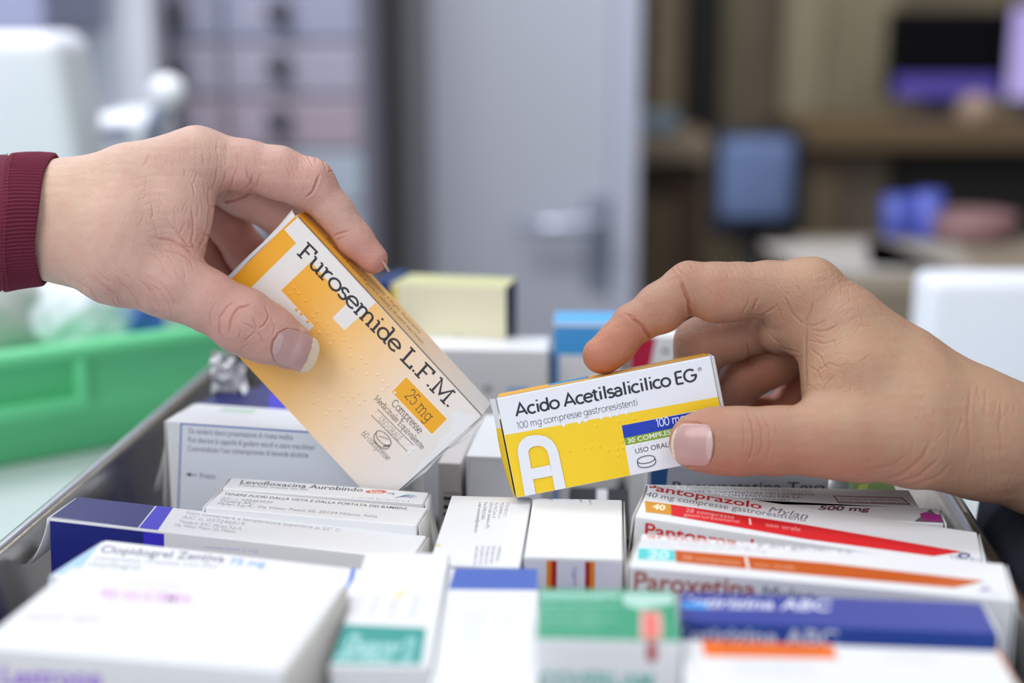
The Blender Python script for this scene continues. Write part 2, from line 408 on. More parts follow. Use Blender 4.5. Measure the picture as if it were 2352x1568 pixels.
# white door frame post and blue grey wall left of it
one('trim_1', X(296, 2.1), X(368, 2.1), 2.08, 2.16, FLZ, 1.72, mat('frame_white', '#eceef6', rough=.5), kind='structure', bevel=.004)
one('trim_2', X(262, 2.1), X(293, 2.1), 2.10, 2.15, FLZ, 1.72, mat('frame_grey', '#dde1ea', rough=.5), kind='structure', bevel=.004)
one('wall_near', -1.6, X(262, 2.1), 2.10, 2.16, FLZ, 1.72, mat('wall_bluegrey', '#e0e5ee', rough=.8), kind='structure')
# lilac roller cupboard front top left
P0 = ony(-60, -40, 1.9); P1 = ony(175, 78, 1.9)
mb = MB(); wbox(mb, P0.x-.05, P1.x, 1.78, 2.06, P1.z, P1.z+.32, mat('lilac_panel', '#959ab8', rough=.5), .01)
props(mb.build('wall_cupboard'), 'lilac blue wall cupboard above the white machine, top left', 'cupboard')
# --- table the tray stands on
WT = mat('table_white', '#c2cccd', rough=.4)
tb = empty('work_table', (0, .55, FLZ), 'pale white work table under the steel tray', 'table')
mb = MB(); wbox(mb, -1.0, .78, -.10, 1.16, -.03, 0.0, WT, .004); sub(mb, 'table_top', tb)
for lx in (-.93, .71):
    for ly in (-.03, 1.08):
        mb = MB(); wbox(mb, lx-.025, lx+.025, ly-.025, ly+.025, FLZ, -.031, mat('leg_grey', '#8f9296', rough=.4, metal=.5), .002); sub(mb, 'leg', tb)
# --- green crate left
GRN = mat('green_plastic', '#66cf90', rough=.42, bump=.06, bscale=500)
cr = empty('plastic_crate', (-.35, .95, 0), 'bright green plastic crate with a recessed handle panel, left of the tray', 'crate')
A = onz(-30, 1090, 0.0); B = onz(560, 985, 0.0)
A = Vector((A.x, A.y, 0)); B = Vector((B.x, B.y, 0)); ex = (B-A).normalized(); ey = Vector((-ex.y, ex.x, 0))
A = A - ex*.12; Lc = (B-A).length + .06; Dc = .24; Hc = .078
def cq(x, y, z): return A + ex*x + ey*y + Vector((0, 0, z))
mb = MB()
def cring(off, z, r):
    P = []
    for cx_, cy_, a0 in ((Lc+off-r, Dc+off-r, 0), (-off+r, Dc+off-r, 90), (-off+r, -off+r, 180), (Lc+off-r, -off+r, 270)):
        for i in range(7): a = math.radians(a0+15*i); P.append(cq(cx_+r*math.cos(a), cy_+r*math.sin(a), z))
    return P
pr = [(-.012, 0.0, .02), (-.008, .003, .025), (-.004, .028, .028), (.0005, .034, .030), (.001, Hc-.012, .03), (.007, Hc-.010, .032), (.009, Hc-.005, .034), (.006, Hc, .033), (-.001, Hc, .03), (-.004, Hc-.004, .028), (-.006, .01, .026), (-.012, .006, .022)]
rg = [cring(o, z, r) for o, z, r in pr]; vs = [p for q in rg for p in q]; n = len(rg[0]); fs = []
for i in range(len(rg)-1):
    for k in range(n): fs.append([i*n+k, i*n+(k+1) % n, (i+1)*n+(k+1) % n, (i+1)*n+k])
fs.append(list(range(n))[::-1]); fs.append([(len(rg)-1)*n+k for k in range(n)])
mb.add(vs, fs, GRN, True); sub(mb, 'crate_shell', cr)
mb = MB()   # raised frame round the handle panel
fm = frame(A, ex, ey, (0, 0, 1))
def cb(x0, x1, z0, z1, y0, y1, bv=.0022): mb.box(fm @ Matrix.Translation(((x0+x1)/2, (y0+y1)/2, (z0+z1)/2)), (x1-x0, y1-y0, z1-z0), GRN, bv, 3, True)
xr = (onplane(165, 850, A, ey) - A).dot(ex)
cb(xr, xr+.009, .040, Hc-.006, -.0065, .004); cb(-.0, xr+.009, .034, .043, -.0066, .004)
sub(mb, 'handle_frame', cr)
# crumpled packets lying in the crate
def blob(name, P, sx, sy, sz, m, seed, label, cat, rough=.25, n=18, group=None):
    rnd = random.Random(seed); bm = bmesh.new(); bmesh.ops.create_icosphere(bm, subdivisions=4, radius=1.0)
    fr_ = [(Vector((rnd.uniform(-1, 1), rnd.uniform(-1, 1), rnd.uniform(-1, 1)))*rnd.uniform(2, 5), rnd.uniform(0, 6)) for _ in range(8)]
    for v in bm.verts:
        s = sum(abs(math.sin(v.co.dot(f_)+p_)) for f_, p_ in fr_)/8 - .6
        q = v.co*(1+rough*s); v.co = Vector((q.x*sx, q.y*sy, max(q.z, -.75)*sz))
    mb = MB(); mb.bm(bm, m, Matrix.Translation(P), True); o = mb.build(name); props(o, label, cat, group); return o
PW = mat('packet_white', '#e4e8f2', rough=.35); PG = mat('packet_grey', '#a9aaa8', rough=.5); PB = mat('packet_blue', '#3f62b4', rough=.4); PK = mat('packet_pale_blue', '#aebfe0', rough=.4)
def cin(px, py, d, up=0): p = ony(px, py, d); return p
PS = mat('packet_silver', '#b9bdcb', rough=.3); PT = mat('packet_beige', '#a39a86', rough=.5)
for i_, (px_, py_, yy_, rr_, mm_, lb_) in enumerate((
        (30, 735, 0.98, 0.034, PG, 'grey crumpled packet at the very left of the green crate'),
        (95, 715, 1.00, 0.032, PW, 'white crumpled packet right of the grey one in the green crate'),
        (175, 735, 0.98, 0.034, PW, 'white crumpled packet under the bottom edge of the sleeve'),
        (235, 745, 0.99, 0.028, PK, 'pale blue packet next to the white one under the wrist'),
        (300, 742, 1.00, 0.028, PB, 'deep blue packet in the green crate under the left wrist'),
        (360, 755, 1.01, 0.026, PS, 'silver grey packet right of the deep blue one'),
        (25, 690, 1.08, 0.034, PT, 'beige packet at the back left of the green crate'),
        (120, 680, 1.10, 0.036, PW, 'white packet at the back of the crate, just below the cuff'),
        (420, 752, 1.03, 0.024, PK, 'pale blue packet at the right end of the green crate'),
        )):
    blob('plastic_packet', cin(px_, py_-14, yy_), rr_, rr_*.9, rr_*.9, mm_, 20+i_, lb_, 'packet', .55)
# --- white machine with rounded corners on the far left
P0 = ony(-160, 75, 1.2); P1 = ony(182, 560, 1.2)
WM = mat('machine_white', '#e6e8f0', rough=.4)
mc = empty('label_printer', ((P0.x+P1.x)/2, 1.27, 0), 'big white machine housing with rounded corners, at the left edge behind the hand', 'machine')
mb = MB(); mb.box(Matrix.Translation(((P0.x+P1.x)/2, 1.25, (P0.z+0)/2)) , (P1.x-P0.x, .1, P0.z), WM, .018, 5, True)
for v in range(len(mb.v)):
    x, y, z = mb.v[v]; mb.v[v] = (x - (z-.2)*.10*(x > P0.x+.05), y, z)
sub(mb, 'housing', mc)
one('side_counter', -1.4, -.35, 1.17, 1.62, FLZ, -.0, mat('counter_white', '#d9dee2', rough=.4), 'white side counter behind the work table on the left', 'counter', bevel=.004)
# white appliance with a round knob on a stem
ap = empty('weighing_scale', (-.36, 1.3, 0), 'white blurry appliance with a round knob on a slanted stem', 'appliance')
P0 = ony(190, 262, 1.34); P1 = ony(352, 420, 1.34)
mb = MB(); mb.box(Matrix.Translation(((P0.x+P1.x)/2, 1.40, P0.z/2)), (P1.x-P0.x, .11, P0.z), mat('appliance_white', '#f2f4f8', rough=.35), .018, 5, True); sub(mb, 'appliance_body', ap)
mb = MB(); mb.box(Matrix.Translation(ony(255, 305, 1.335)), (.035, .012, .012), mat('dial_grey', '#8f96aa', rough=.5), .003); sub(mb, 'dial', ap)
mb = MB(); S0 = ony(385, 212, 1.34); S1 = ony(340, 330, 1.36); mb.tube([S0, S1], [.007, .011], mat('stem_grey', '#a8b0c6', rough=.4), 14); sub(mb, 'stem', ap)
mb = MB(); bm = bmesh.new(); bmesh.ops.create_uvsphere(bm, u_segments=24, v_segments=16, radius=.0165); mb.bm(bm, mat('knob_white', '#f6f7fc', rough=.3), Matrix.Translation(S0), True); sub(mb, 'knob', ap)
# --- white box at the right edge
P0 = ony(2140, 642, 1.0); P1 = ony(2430, 1000, 1.0)
mb = MB(); WB = mat('white_box', '#eceff8', rough=.45)
mb.box(Matrix.Translation(((P0.x+P1.x)/2, 1.025, P0.z/2)), (P1.x-P0.x, .05, P0.z), WB, .009, 4, True)
props(mb.build('storage_box'), 'plain white box with soft corners standing on the table at the right edge', 'box')
# --- right half of the background: store with shelves, chair, desk, screen
YB = 3.3
def slab(name, px0, px1, py0, py1, y, dep, m, label=None, cat=None, kind=None, bevel=.004, group=None):
    p0 = ony(px0, py0, y); p1 = ony(px1, py1, y)
    return one(name, p0.x, p1.x, y, y+dep, p1.z, p0.z, m, label, cat, kind, bevel, group)
WD = mat('wood_tan', '#b39f80', rough=.55, vary=.15); DK = mat('dark_upholstery', '#1c1a1b', rough=.7)
WD2 = mat('wood_brown', '#5f4a3a', rough=.6, vary=.15)
rk = empty('shelf_rack', (.4, 3.4, FLZ), 'tall rack with dark posts and tan wooden panels, right of the grey door', 'rack')
def rp(nm, px0, px1, py0, py1, y, dep, m):
    p0 = ony(px0, py0, y); p1 = ony(px1, py1, y); mb = MB(); wbox(mb, p0.x, p1.x, y, y+dep, p1.z, p0.z, m, .004); sub(mb, nm, rk)
rp('post', 1440, 1500, -600, 262, 3.3, .05, mat('post_dark', '#2a2623', rough=.6)); rp('side_panel', 1503, 1592, -600, 330, 3.3, .3, WD); rp('post', 1594, 1652, -600, 318, 3.28, .05, mat('post_black', '#1c1b1c', rough=.6))
rp('back_panel', 1655, 1830, -600, 300, 3.45, .03, mat('panel_brown', '#8f8370', rough=.8, vary=.2)); rp('upright', 1832, 1880, -600, 300, 3.4, .04, mat('panel_olive', '#b0a58c', rough=.8))
rp('back_panel', 1882, 2050, -600, 300, 3.45, .03, mat('panel_moss', '#9a917a', rough=.8, vary=.2))
# counter with light edge and things below
dk = empty('long_desk', (.7, 2.9, FLZ), 'long wooden desk with a light brown edge running behind the chair', 'desk')
def dp(nm, px0, px1, py0, py1, y, dep, m):
    p0 = ony(px0, py0, y); p1 = ony(px1, py1, y); mb = MB(); wbox(mb, p0.x, p1.x, y, y+dep, p1.z, p0.z, m, .004); sub(mb, nm, dk)
dp('desk_top', 1840, 2600, 290, 345, 2.9, .36, mat('desk_tan', '#725c40', rough=.5, vary=.1))
dp('desk_top', 1448, 1650, 322, 372, 2.9, .36, mat('desk_beige', '#a6947e', rough=.5))
dp('modesty_panel', 1448, 1600, 374, 900, 3.0, .03, WD2); dp('side_panel', 1470, 1545, 460, 900, 2.95, .03, mat('panel_khaki', '#85745a', rough=.6))
dp('modesty_panel', 1850, 2010, 347, 900, 3.0, .03, mat('panel_umber', '#6d6052', rough=.6)); dp('modesty_panel', 2012, 2600, 347, 900, 3.05, .03, mat('panel_soot', '#2c2826', rough=.7))
dp('drawer_front', 1870, 1925, 385, 560, 2.98, .02, mat('drawer_tan', '#7b6a50', rough=.6))
# blue office chair
ch = empty('office_chair', (ony(1745, 500, 2.5).x, 2.55, FLZ), 'office chair with a greyish blue backrest in a dark frame', 'chair')
p0 = ony(1652, 322, 2.5); p1 = ony(1838, 512, 2.5)
mb = MB(); mb.box(Matrix.Translation(((p0.x+p1.x)/2, 2.53, (p0.z+p1.z)/2)), (p1.x-p0.x-.02, .05, p0.z-p1.z), mat('chair_blue', '#6c7ea8', rough=.8), .02, 4, True); sub(mb, 'backrest', ch)
mb = MB(); mb.box(Matrix.Translation(((p0.x+p1.x)/2+.004, 2.56, (p0.z+p1.z)/2-.01)), (p1.x-p0.x+.02, .03, p0.z-p1.z+.05), mat('chair_shell', '#23283a', rough=.6), .02, 4, True); sub(mb, 'back_shell', ch)
mb = MB(); cx_ = (p0.x+p1.x)/2; mb.box(Matrix.Translation((cx_, 2.33, -.42)), (.42, .42, .07), DK, .03, 4, True); sub(mb, 'seat', ch)
mb = MB(); mb.tube([(cx_, 2.575, -.12), (cx_, 2.57, -.36), (cx_, 2.45, -.44)], .022, DK, 12); sub(mb, 'back_support', ch)
mb = MB(); mb.tube([(cx_, 2.35, -.45), (cx_, 2.35, FLZ+.08)], .028, DK, 14); sub(mb, 'column', ch)
for k in range(5):
    a = k*2*math.pi/5; mb = MB(); mb.tube([(cx_, 2.35, FLZ+.11), (cx_+.26*math.cos(a), 2.35+.26*math.sin(a), FLZ+.06)], [.022, .014], DK, 10); lg = sub(mb, 'base_spoke', ch)
    mb = MB(); mb.lathe(frame((cx_+.26*math.cos(a), 2.35+.26*math.sin(a)-.012, FLZ+.027), (1, 0, 0), (0, 0, 1), (0, 1, 0)), [(.012, 0), (.026, .002), (.026, .022), (.012, .024)], DK, 16); sub(mb, 'caster', lg)
# monitor
mo = empty('computer_monitor', (ony(2180, 200, 3.1).x, 3.15, ony(2180, 290, 2.9).z), 'black computer monitor with a violet lower edge, top right', 'monitor')
p0 = ony(2048, 24, 3.1); p1 = ony(2318, 226, 3.1)
mb = MB(); wbox(mb, p0.x, p1.x, 3.1, 3.135, p1.z, p0.z, mat('monitor_black', '#0e0f13', rough=.6, spec=.2), .006); sub(mb, 'screen_housing', mo)
mb = MB(); a = ony(2056, 32, 3.095); b = ony(2310, 172, 3.095); wbox(mb, a.x, b.x, 3.094, 3.099, b.z, a.z, mat('screen_dark', '#0c0d12', rough=.6, spec=.1)); sub(mb, 'screen', mo)
def emis(name, h, st):
    m = mat(name, h); b = m.node_tree.nodes['Principled BSDF']; b.inputs['Emission Color'].default_value = (*srgb(h), 1); b.inputs['Emission Strength'].default_value = st; return m
mb = MB(); a = ony(2056, 174, 3.095); b = ony(2310, 222, 3.095); wbox(mb, a.x, b.x, 3.094, 3.099, b.z, a.z, emis('screen_violet', '#4a3f92', .55)); sub(mb, 'task_bar', mo)
mb = MB(); zc = mo.location.z; wbox(mb, p0.x+.09, p1.x-.09, 3.14, 3.17, zc+.004, p1.z+.06, mat('stand_grey', '#4c4a52', rough=.4), .004); wbox(mb, p0.x+.05, p1.x-.05, 3.08, 3.23, zc, zc+.008, mat('stand_grey', '#4c4a52'), .002); sub(mb, 'stand', mo)
p0 = ony(2322, 10, 3.05); p1 = ony(2480, 232, 3.05)
m2 = empty('computer_monitor', ((p0.x+p1.x)/2, 3.08, zc), 'second monitor with a glowing lilac screen, cut by the right edge of the picture', 'monitor')
mb = MB(); wbox(mb, p0.x, p1.x, 3.05, 3.08, p1.z, p0.z, mat('monitor_black', '#121318'), .005); sub(mb, 'screen_housing', m2)
mb = MB(); wbox(mb, p0.x+.006, p1.x-.006, 3.046, 3.049, p1.z+.006, p0.z-.006, emis('screen_lilac', '#b0a4dd', .55)); sub(mb, 'screen', m2)
mb = MB(); wbox(mb, p0.x+.05, p1.x-.05, 3.085, 3.11, zc, p1.z+.04, mat('stand_grey', '#4c4a52'), .004); sub(mb, 'stand', m2)
# things on the desks
def stand(name, px, pyt, pyb, y, wpx, m, label, cat, kind='box', group=None):
    a = ony(px-wpx/2, pyt, y); b = ony(px+wpx/2, pyb, 2.9); b.x = ony(px+wpx/2, pyb, y).x; mb = MB(); cx_ = (a.x+b.x)/2
    if kind == 'box': wbox(mb, a.x, b.x, y, y+.12, b.z, a.z, m, .012)
    elif kind == 'cup':
        r = (b.x-a.x)/2; h = a.z-b.z; mb.lathe(Matrix.Translation((cx_, y+r, b.z)), [(r*.8, 0), (r*.85, h*.05), (r, h), (r*.92, h), (r*.78, h*.1), (r*.3, h*.08)], m, 28)
    elif kind == 'ball':
        bm = bmesh.new(); bmesh.ops.create_uvsphere(bm, u_segments=24, v_segments=16, radius=(b.x-a.x)/2)
        for v in bm.verts: v.co.z = max(v.co.z, -(a.z-b.z)/2)
        mb.bm(bm, m, Matrix.Translation((cx_, y+(b.x-a.x)/2, (a.z+b.z)/2)), True)
    props(mb.build(name), label, cat, group)
stand('folded_cloth', 1503, 262, 322, 3.0, 118, mat('pale_blue_cloth', '#8ea7bd', rough=.8), 'pale blue folded pile on the beige desk end, just right of the door', 'cloth')
stand('paper_bag', 2252, 236, 290, 2.92, 84, mat('peach', '#b39a86', rough=.6), 'round peach coloured bundle under the monitor on the long desk', 'bundle', 'ball')
# middle counter with papers
ct = empty('paper_counter', (.75, 1.75, FLZ), 'low counter with a beige top and loose papers, in the middle distance at the right', 'counter')
a = onz(1560, 640, -.02); b = onz(2400, 528, -.02)
mb = MB(); wbox(mb, .38, 1.15, 1.56, 1.90, -.075, -.02, mat('counter_beige', '#8d8170', rough=.6), .004); sub(mb, 'counter_top', ct)
mb = MB(); wbox(mb, .41, 1.12, 1.60, 1.88, FLZ, -.076, mat('counter_dark', '#26221f', rough=.7), .003); sub(mb, 'counter_base', ct)
def sheet(px, py, w_, d_, rz, m, label):
    p = onz(px, py, -.0185); mb = MB(); mb.box(Matrix.Translation(p) @ Matrix.Rotation(rz, 4, 'Z'), (w_, d_, .002), m, .0004); props(mb.build('paper_sheet', origin=p), label, 'paper')
sheet(1960, 590, .17, .21, .15, mat('paper_grey', '#b9b4b0', rough=.7), 'grey white paper sheet lying on the beige counter behind the right hand')
sheet(2105, 585, .12, .2, -.2, mat('paper_dim', '#a39c92', rough=.7), 'dim beige paper sheet lying right of the grey white one')
def cupz(px, pyt, pyb, wpx, m, label, cat):
    p = onz(px, pyb, -.02); d = p.y; a = ony(px-wpx/2, pyt, d); b = ony(px+wpx/2, pyb, d); r = (b.x-a.x)/2; h = a.z+.02; mb = MB()
    mb.lathe(Matrix.Translation((p.x, d+r, -.02)), [(r*.85, 0), (r*.9, h*.05), (r, h), (r*.92, h), (r*.8, h*.12), (r*.2, h*.1)], m, 28); props(mb.build('drinking_cup' if 'cup' in cat else 'plastic_tub'), label, cat)
cupz(2070, 455, 548, 70, mat('cup_blue', '#4a56b0', rough=.35), 'violet blue cup, left of the two behind the right hand', 'cup')
cupz(2138, 446, 552, 62, mat('cup_blue2', '#5663c0', rough=.35), 'brighter blue cup, right of the two behind the right hand', 'cup')
cupz(2262, 505, 566, 200, mat('tub_rose', '#8e6a6a', rough=.5), 'low rose coloured tub on the counter right of the blue cups', 'tub')
# dark knitted sleeve and body of the second person, right foreground edge
KN = mat('navy_knit', '#171d2c', rough=.95, bump=.8, bscale=900)
def pxtube(name, pts, m):
    mb = MB(); P = []; rr = []
    for px, py, d, r in pts: P.append(at(px, py, d)); rr.append(r)
    mb.tube(P, rr, m, 28); return mb
# crumpled tissue by the tray's right corner
blob('paper_tissue', onz(2345, 1512, .012) + Vector((.02, .0, 0)), .028, .03, .014, mat('tissue', '#e9ebef', rough=.8), 11, 'crumpled white tissue between tray corner and garment, bottom right', 'tissue', .5)
# ------------------------------------------------------------------ steel tray on the white table
YAW = math.radians(5.3)
TX = Vector((math.cos(YAW), -math.sin(YAW), 0)); TD = Vector((math.sin(YAW), math.cos(YAW), 0)); TZ = Vector((0, 0, 1))
RZ = 0.086
T0 = onz(130, 1160, RZ); T0.z = 0              # on the inside of the left rim
STEEL = mat('brushed_steel', (0.50, 0.49, 0.48), rough=0.26, metal=1.0, bump=0.25, bscale=60)
def tp(x, d, z): return T0 + TX*x + TD*d + TZ*z
TW, TN, TF = 0.370, -0.21, 0.300
mb = MB()
def ring(x0, x1, d0, d1, z, r=0.02, n=5):
    P = []
    for cx_, cd_, a0 in ((x1-r, d1-r, 0), (x0+r, d1-r, 90), (x0+r, d0+r, 180), (x1-r, d0+r, 270)):
        for i in range(n+1):
            a = math.radians(a0 + 90*i/n); P.append(tp(cx_ + r*math.cos(a), cd_ + r*math.sin(a), z))
    return P
prof = [(0.0145, 0.0012), (0.0055, 0.006), (0.0, RZ-.008), (-0.0005, RZ-0.0035), (-0.002, RZ-0.0008), (-0.0045, RZ), (-0.007, RZ-0.001), (-0.0085, RZ-0.0035), (-0.008, RZ-0.006), (-0.0065, RZ-0.007)]
rings = [ring(i, TW-i, TN+i, TF-i, z, r=0.022-i*0.6) for i, z in prof]
outer = [ring(i, TW-i, TN+i, TF-i, z, r=0.022-i*0.6) for i, z in [(-0.0015, RZ-0.006), (-0.0012, RZ-.012), (0.0045, 0.004), (0.014, 0.0002)]]
allr = outer[::-1] + rings[::-1] if False else rings
vs = [p for r_ in rings for p in r_]; n = len(rings[0]); fs = []
for i in range(len(rings)-1):
    for k in range(n): fs.append([i*n+k, i*n+(k+1) % n, (i+1)*n+(k+1) % n, (i+1)*n+k])
fs.append(list(range(n)))
mb.add(vs, fs, STEEL, True)
vs = [p for r_ in outer for p in r_]; fs = []
for i in range(len(outer)-1):
    for k in range(n): fs.append([i*n+k, i*n+(k+1) % n, (i+1)*n+(k+1) % n, (i+1)*n+k])
fs.append([(len(outer)-1)*n+k for k in range(n)])
mb.add(vs, fs, STEEL, True)
t = mb.build('steel_tray', origin=tp(TW/2, 0.02, 0.0))
props(t, 'rectangular stainless steel tray with rolled rim holding the medicine cartons', 'tray')

# ------------------------------------------------------------------ cartons in the tray
BK = '#22242c'; NAVY = '#1b1f6e'; VIO = '#3a2cc8'
# --- front left, big white carton with purple lettering
c = flat_carton((-60, 1484), (652, 1541), (0, 1290), 0.108, 0.100)
c.text(c.top, 'RE-GLICEMIA', (228, 1372), (440, 1386), (236, 1350), '#d596d2', bold=.015)
c.text(c.top, 'compresse', (290, 1340), (420, 1350), (296, 1330), '#d8bfe4')
c.text(c.top, 'capsule rigide', (50, 1420), (230, 1428), (60, 1402), '#cdb8ea')
c.text(c.top, 'uso orale', (55, 1355), (205, 1368), (62, 1345), '#e6cda6')
c.text(c.front, 'Lestrone', (0, 1573), (232, 1579), (2, 1526), '#9a66dd', bold=0.02)
c.uvrect(c.front, .845, .0, .925, .70, '#a8791c'); c.uvrect(c.front, .925, .0, .985, .70, '#7a30d0')
c.flap('right', 6, 0.95, RAW)
c.done('big white carton with faint purple and pink print, nearest at the left', 'carton')
# --- clopidogrel
c = flat_carton((118, 1321), (775, 1402), (230, 1238), 0.100, 0.093)
c.poly(c.top, [(225, 1240), (236, 1240), (174, 1320), (120, 1318)], '#a9cdf0')
c.text(c.top, 'Clopidogrel Zentiva', (228, 1268), (514, 1291), (236, 1251), '#5f6478', bold=0.012)
c.text(c.top, '75 mg', (524, 1295), (608, 1301), (530, 1281), '#5aa3e6', bold=0.012)
c.text(c.top, 'compresse rivestite con film', (214, 1285), (498, 1305), (220, 1274), '#9fa3ad')
c.text(c.top, 'clopidogrel', (200, 1299), (320, 1308), (206, 1287), '#9fa3ad')
c.poly(c.top, [(808, 1304), (818, 1302), (812, 1330), (790, 1362), (776, 1374), (800, 1336)], '#1f6fd2')
c.uvrect(c.top, .05, 0, .60, .05, '#9cc4f2')
c.flap('left', 38, 0.55, mat('pale_flap', '#cfd9ee', rough=.5))
c.done('white carton with pale blue left flap and faint clopidogrel lettering, behind the nearest left carton', 'carton')
# --- navy / white
c = flat_carton((113, 1189), (945, 1284), (178, 1136), 0.0945, 0.079, zr=0.0875, D=.0245)
X = 1e4
c.poly(c.top, [(60, 1120), (371, 1120), (404, 1120), (360, 1157), (316, 1212), (300, 1260), (60, 1260)], NAVY)
c.poly(c.top, [(370, 1150), (408, 1150), (362, 1218), (314, 1218)], VIO)
c.poly(c.top, [(113, 1192), (366, 1223), (368, 1218), (116, 1186)], '#a9a6bb')
c.uvrect(c.front, 0.0, 0, .268, .985, '#14207a'); c.uvrect(c.front, .268, 0, .326, .985, VIO)
for i, (tx, x1, yy) in enumerate((('Non conservare a temperatura superiore ai 25° C', 780, 1180), ('AIC n. 037246019', 560, 1190), ('Titolare AIC: Mylan S.p.A.', 556, 1200), ('Via Vittor Pisani 20, Milano', 540, 1208))):
    x0 = 426 - i*9; c.text(c.top, tx, (x0, yy), (x1, yy + (x1-x0)*.115), (x0+5, yy-7), '#b9bac0')
c.text(c.front, 'compresse 5 mg', (470, 1258), (592, 1268), (470, 1250), '#c3cdf0')
c.flap('left', 24, 0.30)
c.flap('right', 5, 0.9, RAW)
c.done('carton with dark navy left end, violet stripe and blank white right half', 'carton')
# --- tenere fuori and levofloxacina
c = flat_carton((471, 1163), (957, 1206), (503, 1120), 0.0945, 0.083, zr=.0918, D=.020)
for i, (tx, x0, x1, yy, col) in enumerate((('TENERE FUORI DALLA VISTA E DALLA PORTATA DEI BAMBINI.', 513, 936, 1133, '#5c5f68'), ('AIC n. 038463030', 506, 624, 1143, '#9a9ca4'), ('Titolare AIC:', 502, 584, 1149, '#84868e'), ('Mylan S.p.A., Via Vittor Pisani 20, 20124 Milano, Italia', 497, 866, 1155, '#9a9ca4'))):
    yy += 3
    c.text(c.top, tx, (x0, yy), (x1, yy + (x1-x0)*.082), (x0+5, yy-5.2), col, bold=0.01 if i == 0 else 0)
c.flap('left', 20, 0.3); c.flap('right', 10, 0.9, RAW)
c.done('white carton reading tenere fuori dalla vista, in front of the levofloxacina carton', 'carton')
c = flat_carton((511, 1119.5), (972, 1155), (533, 1096), 0.0955, 0.084, zr=.0925)
c.text(c.top, 'Levofloxacina Aurobindo', (549, 1110), (832, 1129), (555, 1101.5), '#43464f', bold=0.012)
c.text(c.top, '5 compresse rivestite con film', (547, 1115.5), (706, 1126), (551, 1111), '#6d7078')
c.poly(c.top, [(838+26+25*math.cos(a/10*math.pi), 1129+4*math.sin(a/10*math.pi)) for a in range(20)], '#d6604e')
c.text(c.top, '500', (848, 1132), (876, 1134), (849, 1126), '#f4d8d4', bold=.02)
c.text(c.top, 'mg', (889, 1134), (906, 1135), (890, 1129), '#5c5f68')
c.text(c.top, 'Aurobindo Pharma (Italia) S.r.l.', (806, 1143), (955, 1155), (808, 1139), '#7c7f88')
for k, colr in enumerate(('#3aa9a4', '#3f5fb0', '#7a62b8')):
    pts = arc(938 - 6*k, 1147 - k, 20, 7 - k, 10, 165, 10); pts2 = arc(938-6*k, 1147-k, 18.5, 5.8-k, 165, 10, 10)
    c.poly(c.top, [(x, y - 2*(y-1147)) if 0 else (x, 2*1145-y) for x, y in pts + pts2], colr)
c.flap('left', 5, 0.5, RAW); c.flap('right', 18, 0.5)
c.done('slim white levofloxacina carton with red 500 oval, touching the tilted orange carton', 'carton')
# --- upright "Da vendersi"
c = flat_carton((381, 966), (948, 1003), (398, 955), 0.109, 0.102, D=0.016)
fr = c.front
def linep(face, a, b, wpx, m): 
    d = Vector((b[0]-a[0], b[1]-a[1])).normalized(); nn = (-d.y*wpx/2, d.x*wpx/2)
    c.poly(face, [(a[0]+nn[0], a[1]+nn[1]), (b[0]+nn[0], b[1]+nn[1]), (b[0]-nn[0], b[1]-nn[1]), (a[0]-nn[0], a[1]-nn[1])], m)
SH = mat('cool_white_board', (0.80, 0.84, 0.93), rough=0.4)
c.poly(fr, [(417, 973), (940, 1010), (940, 1190), (409, 1190)], SH)
linep(fr, (415, 972.5), (940, 1008), 3.2, '#2f62bd'); linep(fr, (416.5, 972), (409, 1180), 3.4, '#2f62bd')
for tx, x0, y0, x1, y1, h in (('Da vendersi dietro presentazione di ricetta medica', 433, 995, 673, 1010, 13), ('Può alterare la capacità di guidare veicoli e usare macchinari', 432, 1015, 723, 1033, 13), ("Controindicato l'uso contemporaneo di bevande alcoliche", 431, 1035, 708, 1051, 13), ('Prezzo', 459, 1097, 495, 1099, 12)):
    c.text(fr, tx, (x0, y0), (x1, y1), (x0, y0-h), '#555a6a')
linep(fr, (436, 1089.5), (452, 1090.5), 2.2, BK); c.poly(fr, [(426, 1089), (438, 1084.5), (438, 1094.5)], BK)
c.flap('left', 5, 0.45, RAW)
c.done('white upright carton with a thin blue frame and grey warning text, behind the levofloxacina carton', 'carton')
# --- white carton behind it with blue ticks
c = flat_carton((388, 963), (700, 985), (402, 931), 0.104, 0.097, D=0.028)
c.uvrect(c.top, .17, .05, .50, .35, '#7d9a77'); c.uvrect(c.top, .5, .0, .99, .12, '#8b8494')
for q in (.515, .73): c.uvrect(c.top, q, .1, q+.016, .5, '#4d73c9')
c.uvrect(c.top, .25, .6, .5, .85, '#c9dccd')
c.flap('left', 16, 0.4)
c.done('white carton with green print and blue ticks on top, behind the blue framed carton', 'carton')
# --- navy cartons far left
c = flat_carton((452, 926), (660, 950), (500, 888), 0.101, 0.094, board=mat('navy_board', '#1c2168', rough=.35), D=0.034)
c.poly(c.top, [(618, 905), (680, 905), (672, 960), (614, 960)], VIO)
c.done('dark navy carton with a violet stripe, beside the crumpled foil strip', 'carton')
c = flat_carton((560, 906), (760, 924), (590, 872), 0.094, 0.087, board=mat('deep_navy_board', '#141a72', rough=.35), D=0.030)
c.done('deep blue carton half hidden behind the orange carton, farther than the violet striped one', 'carton')
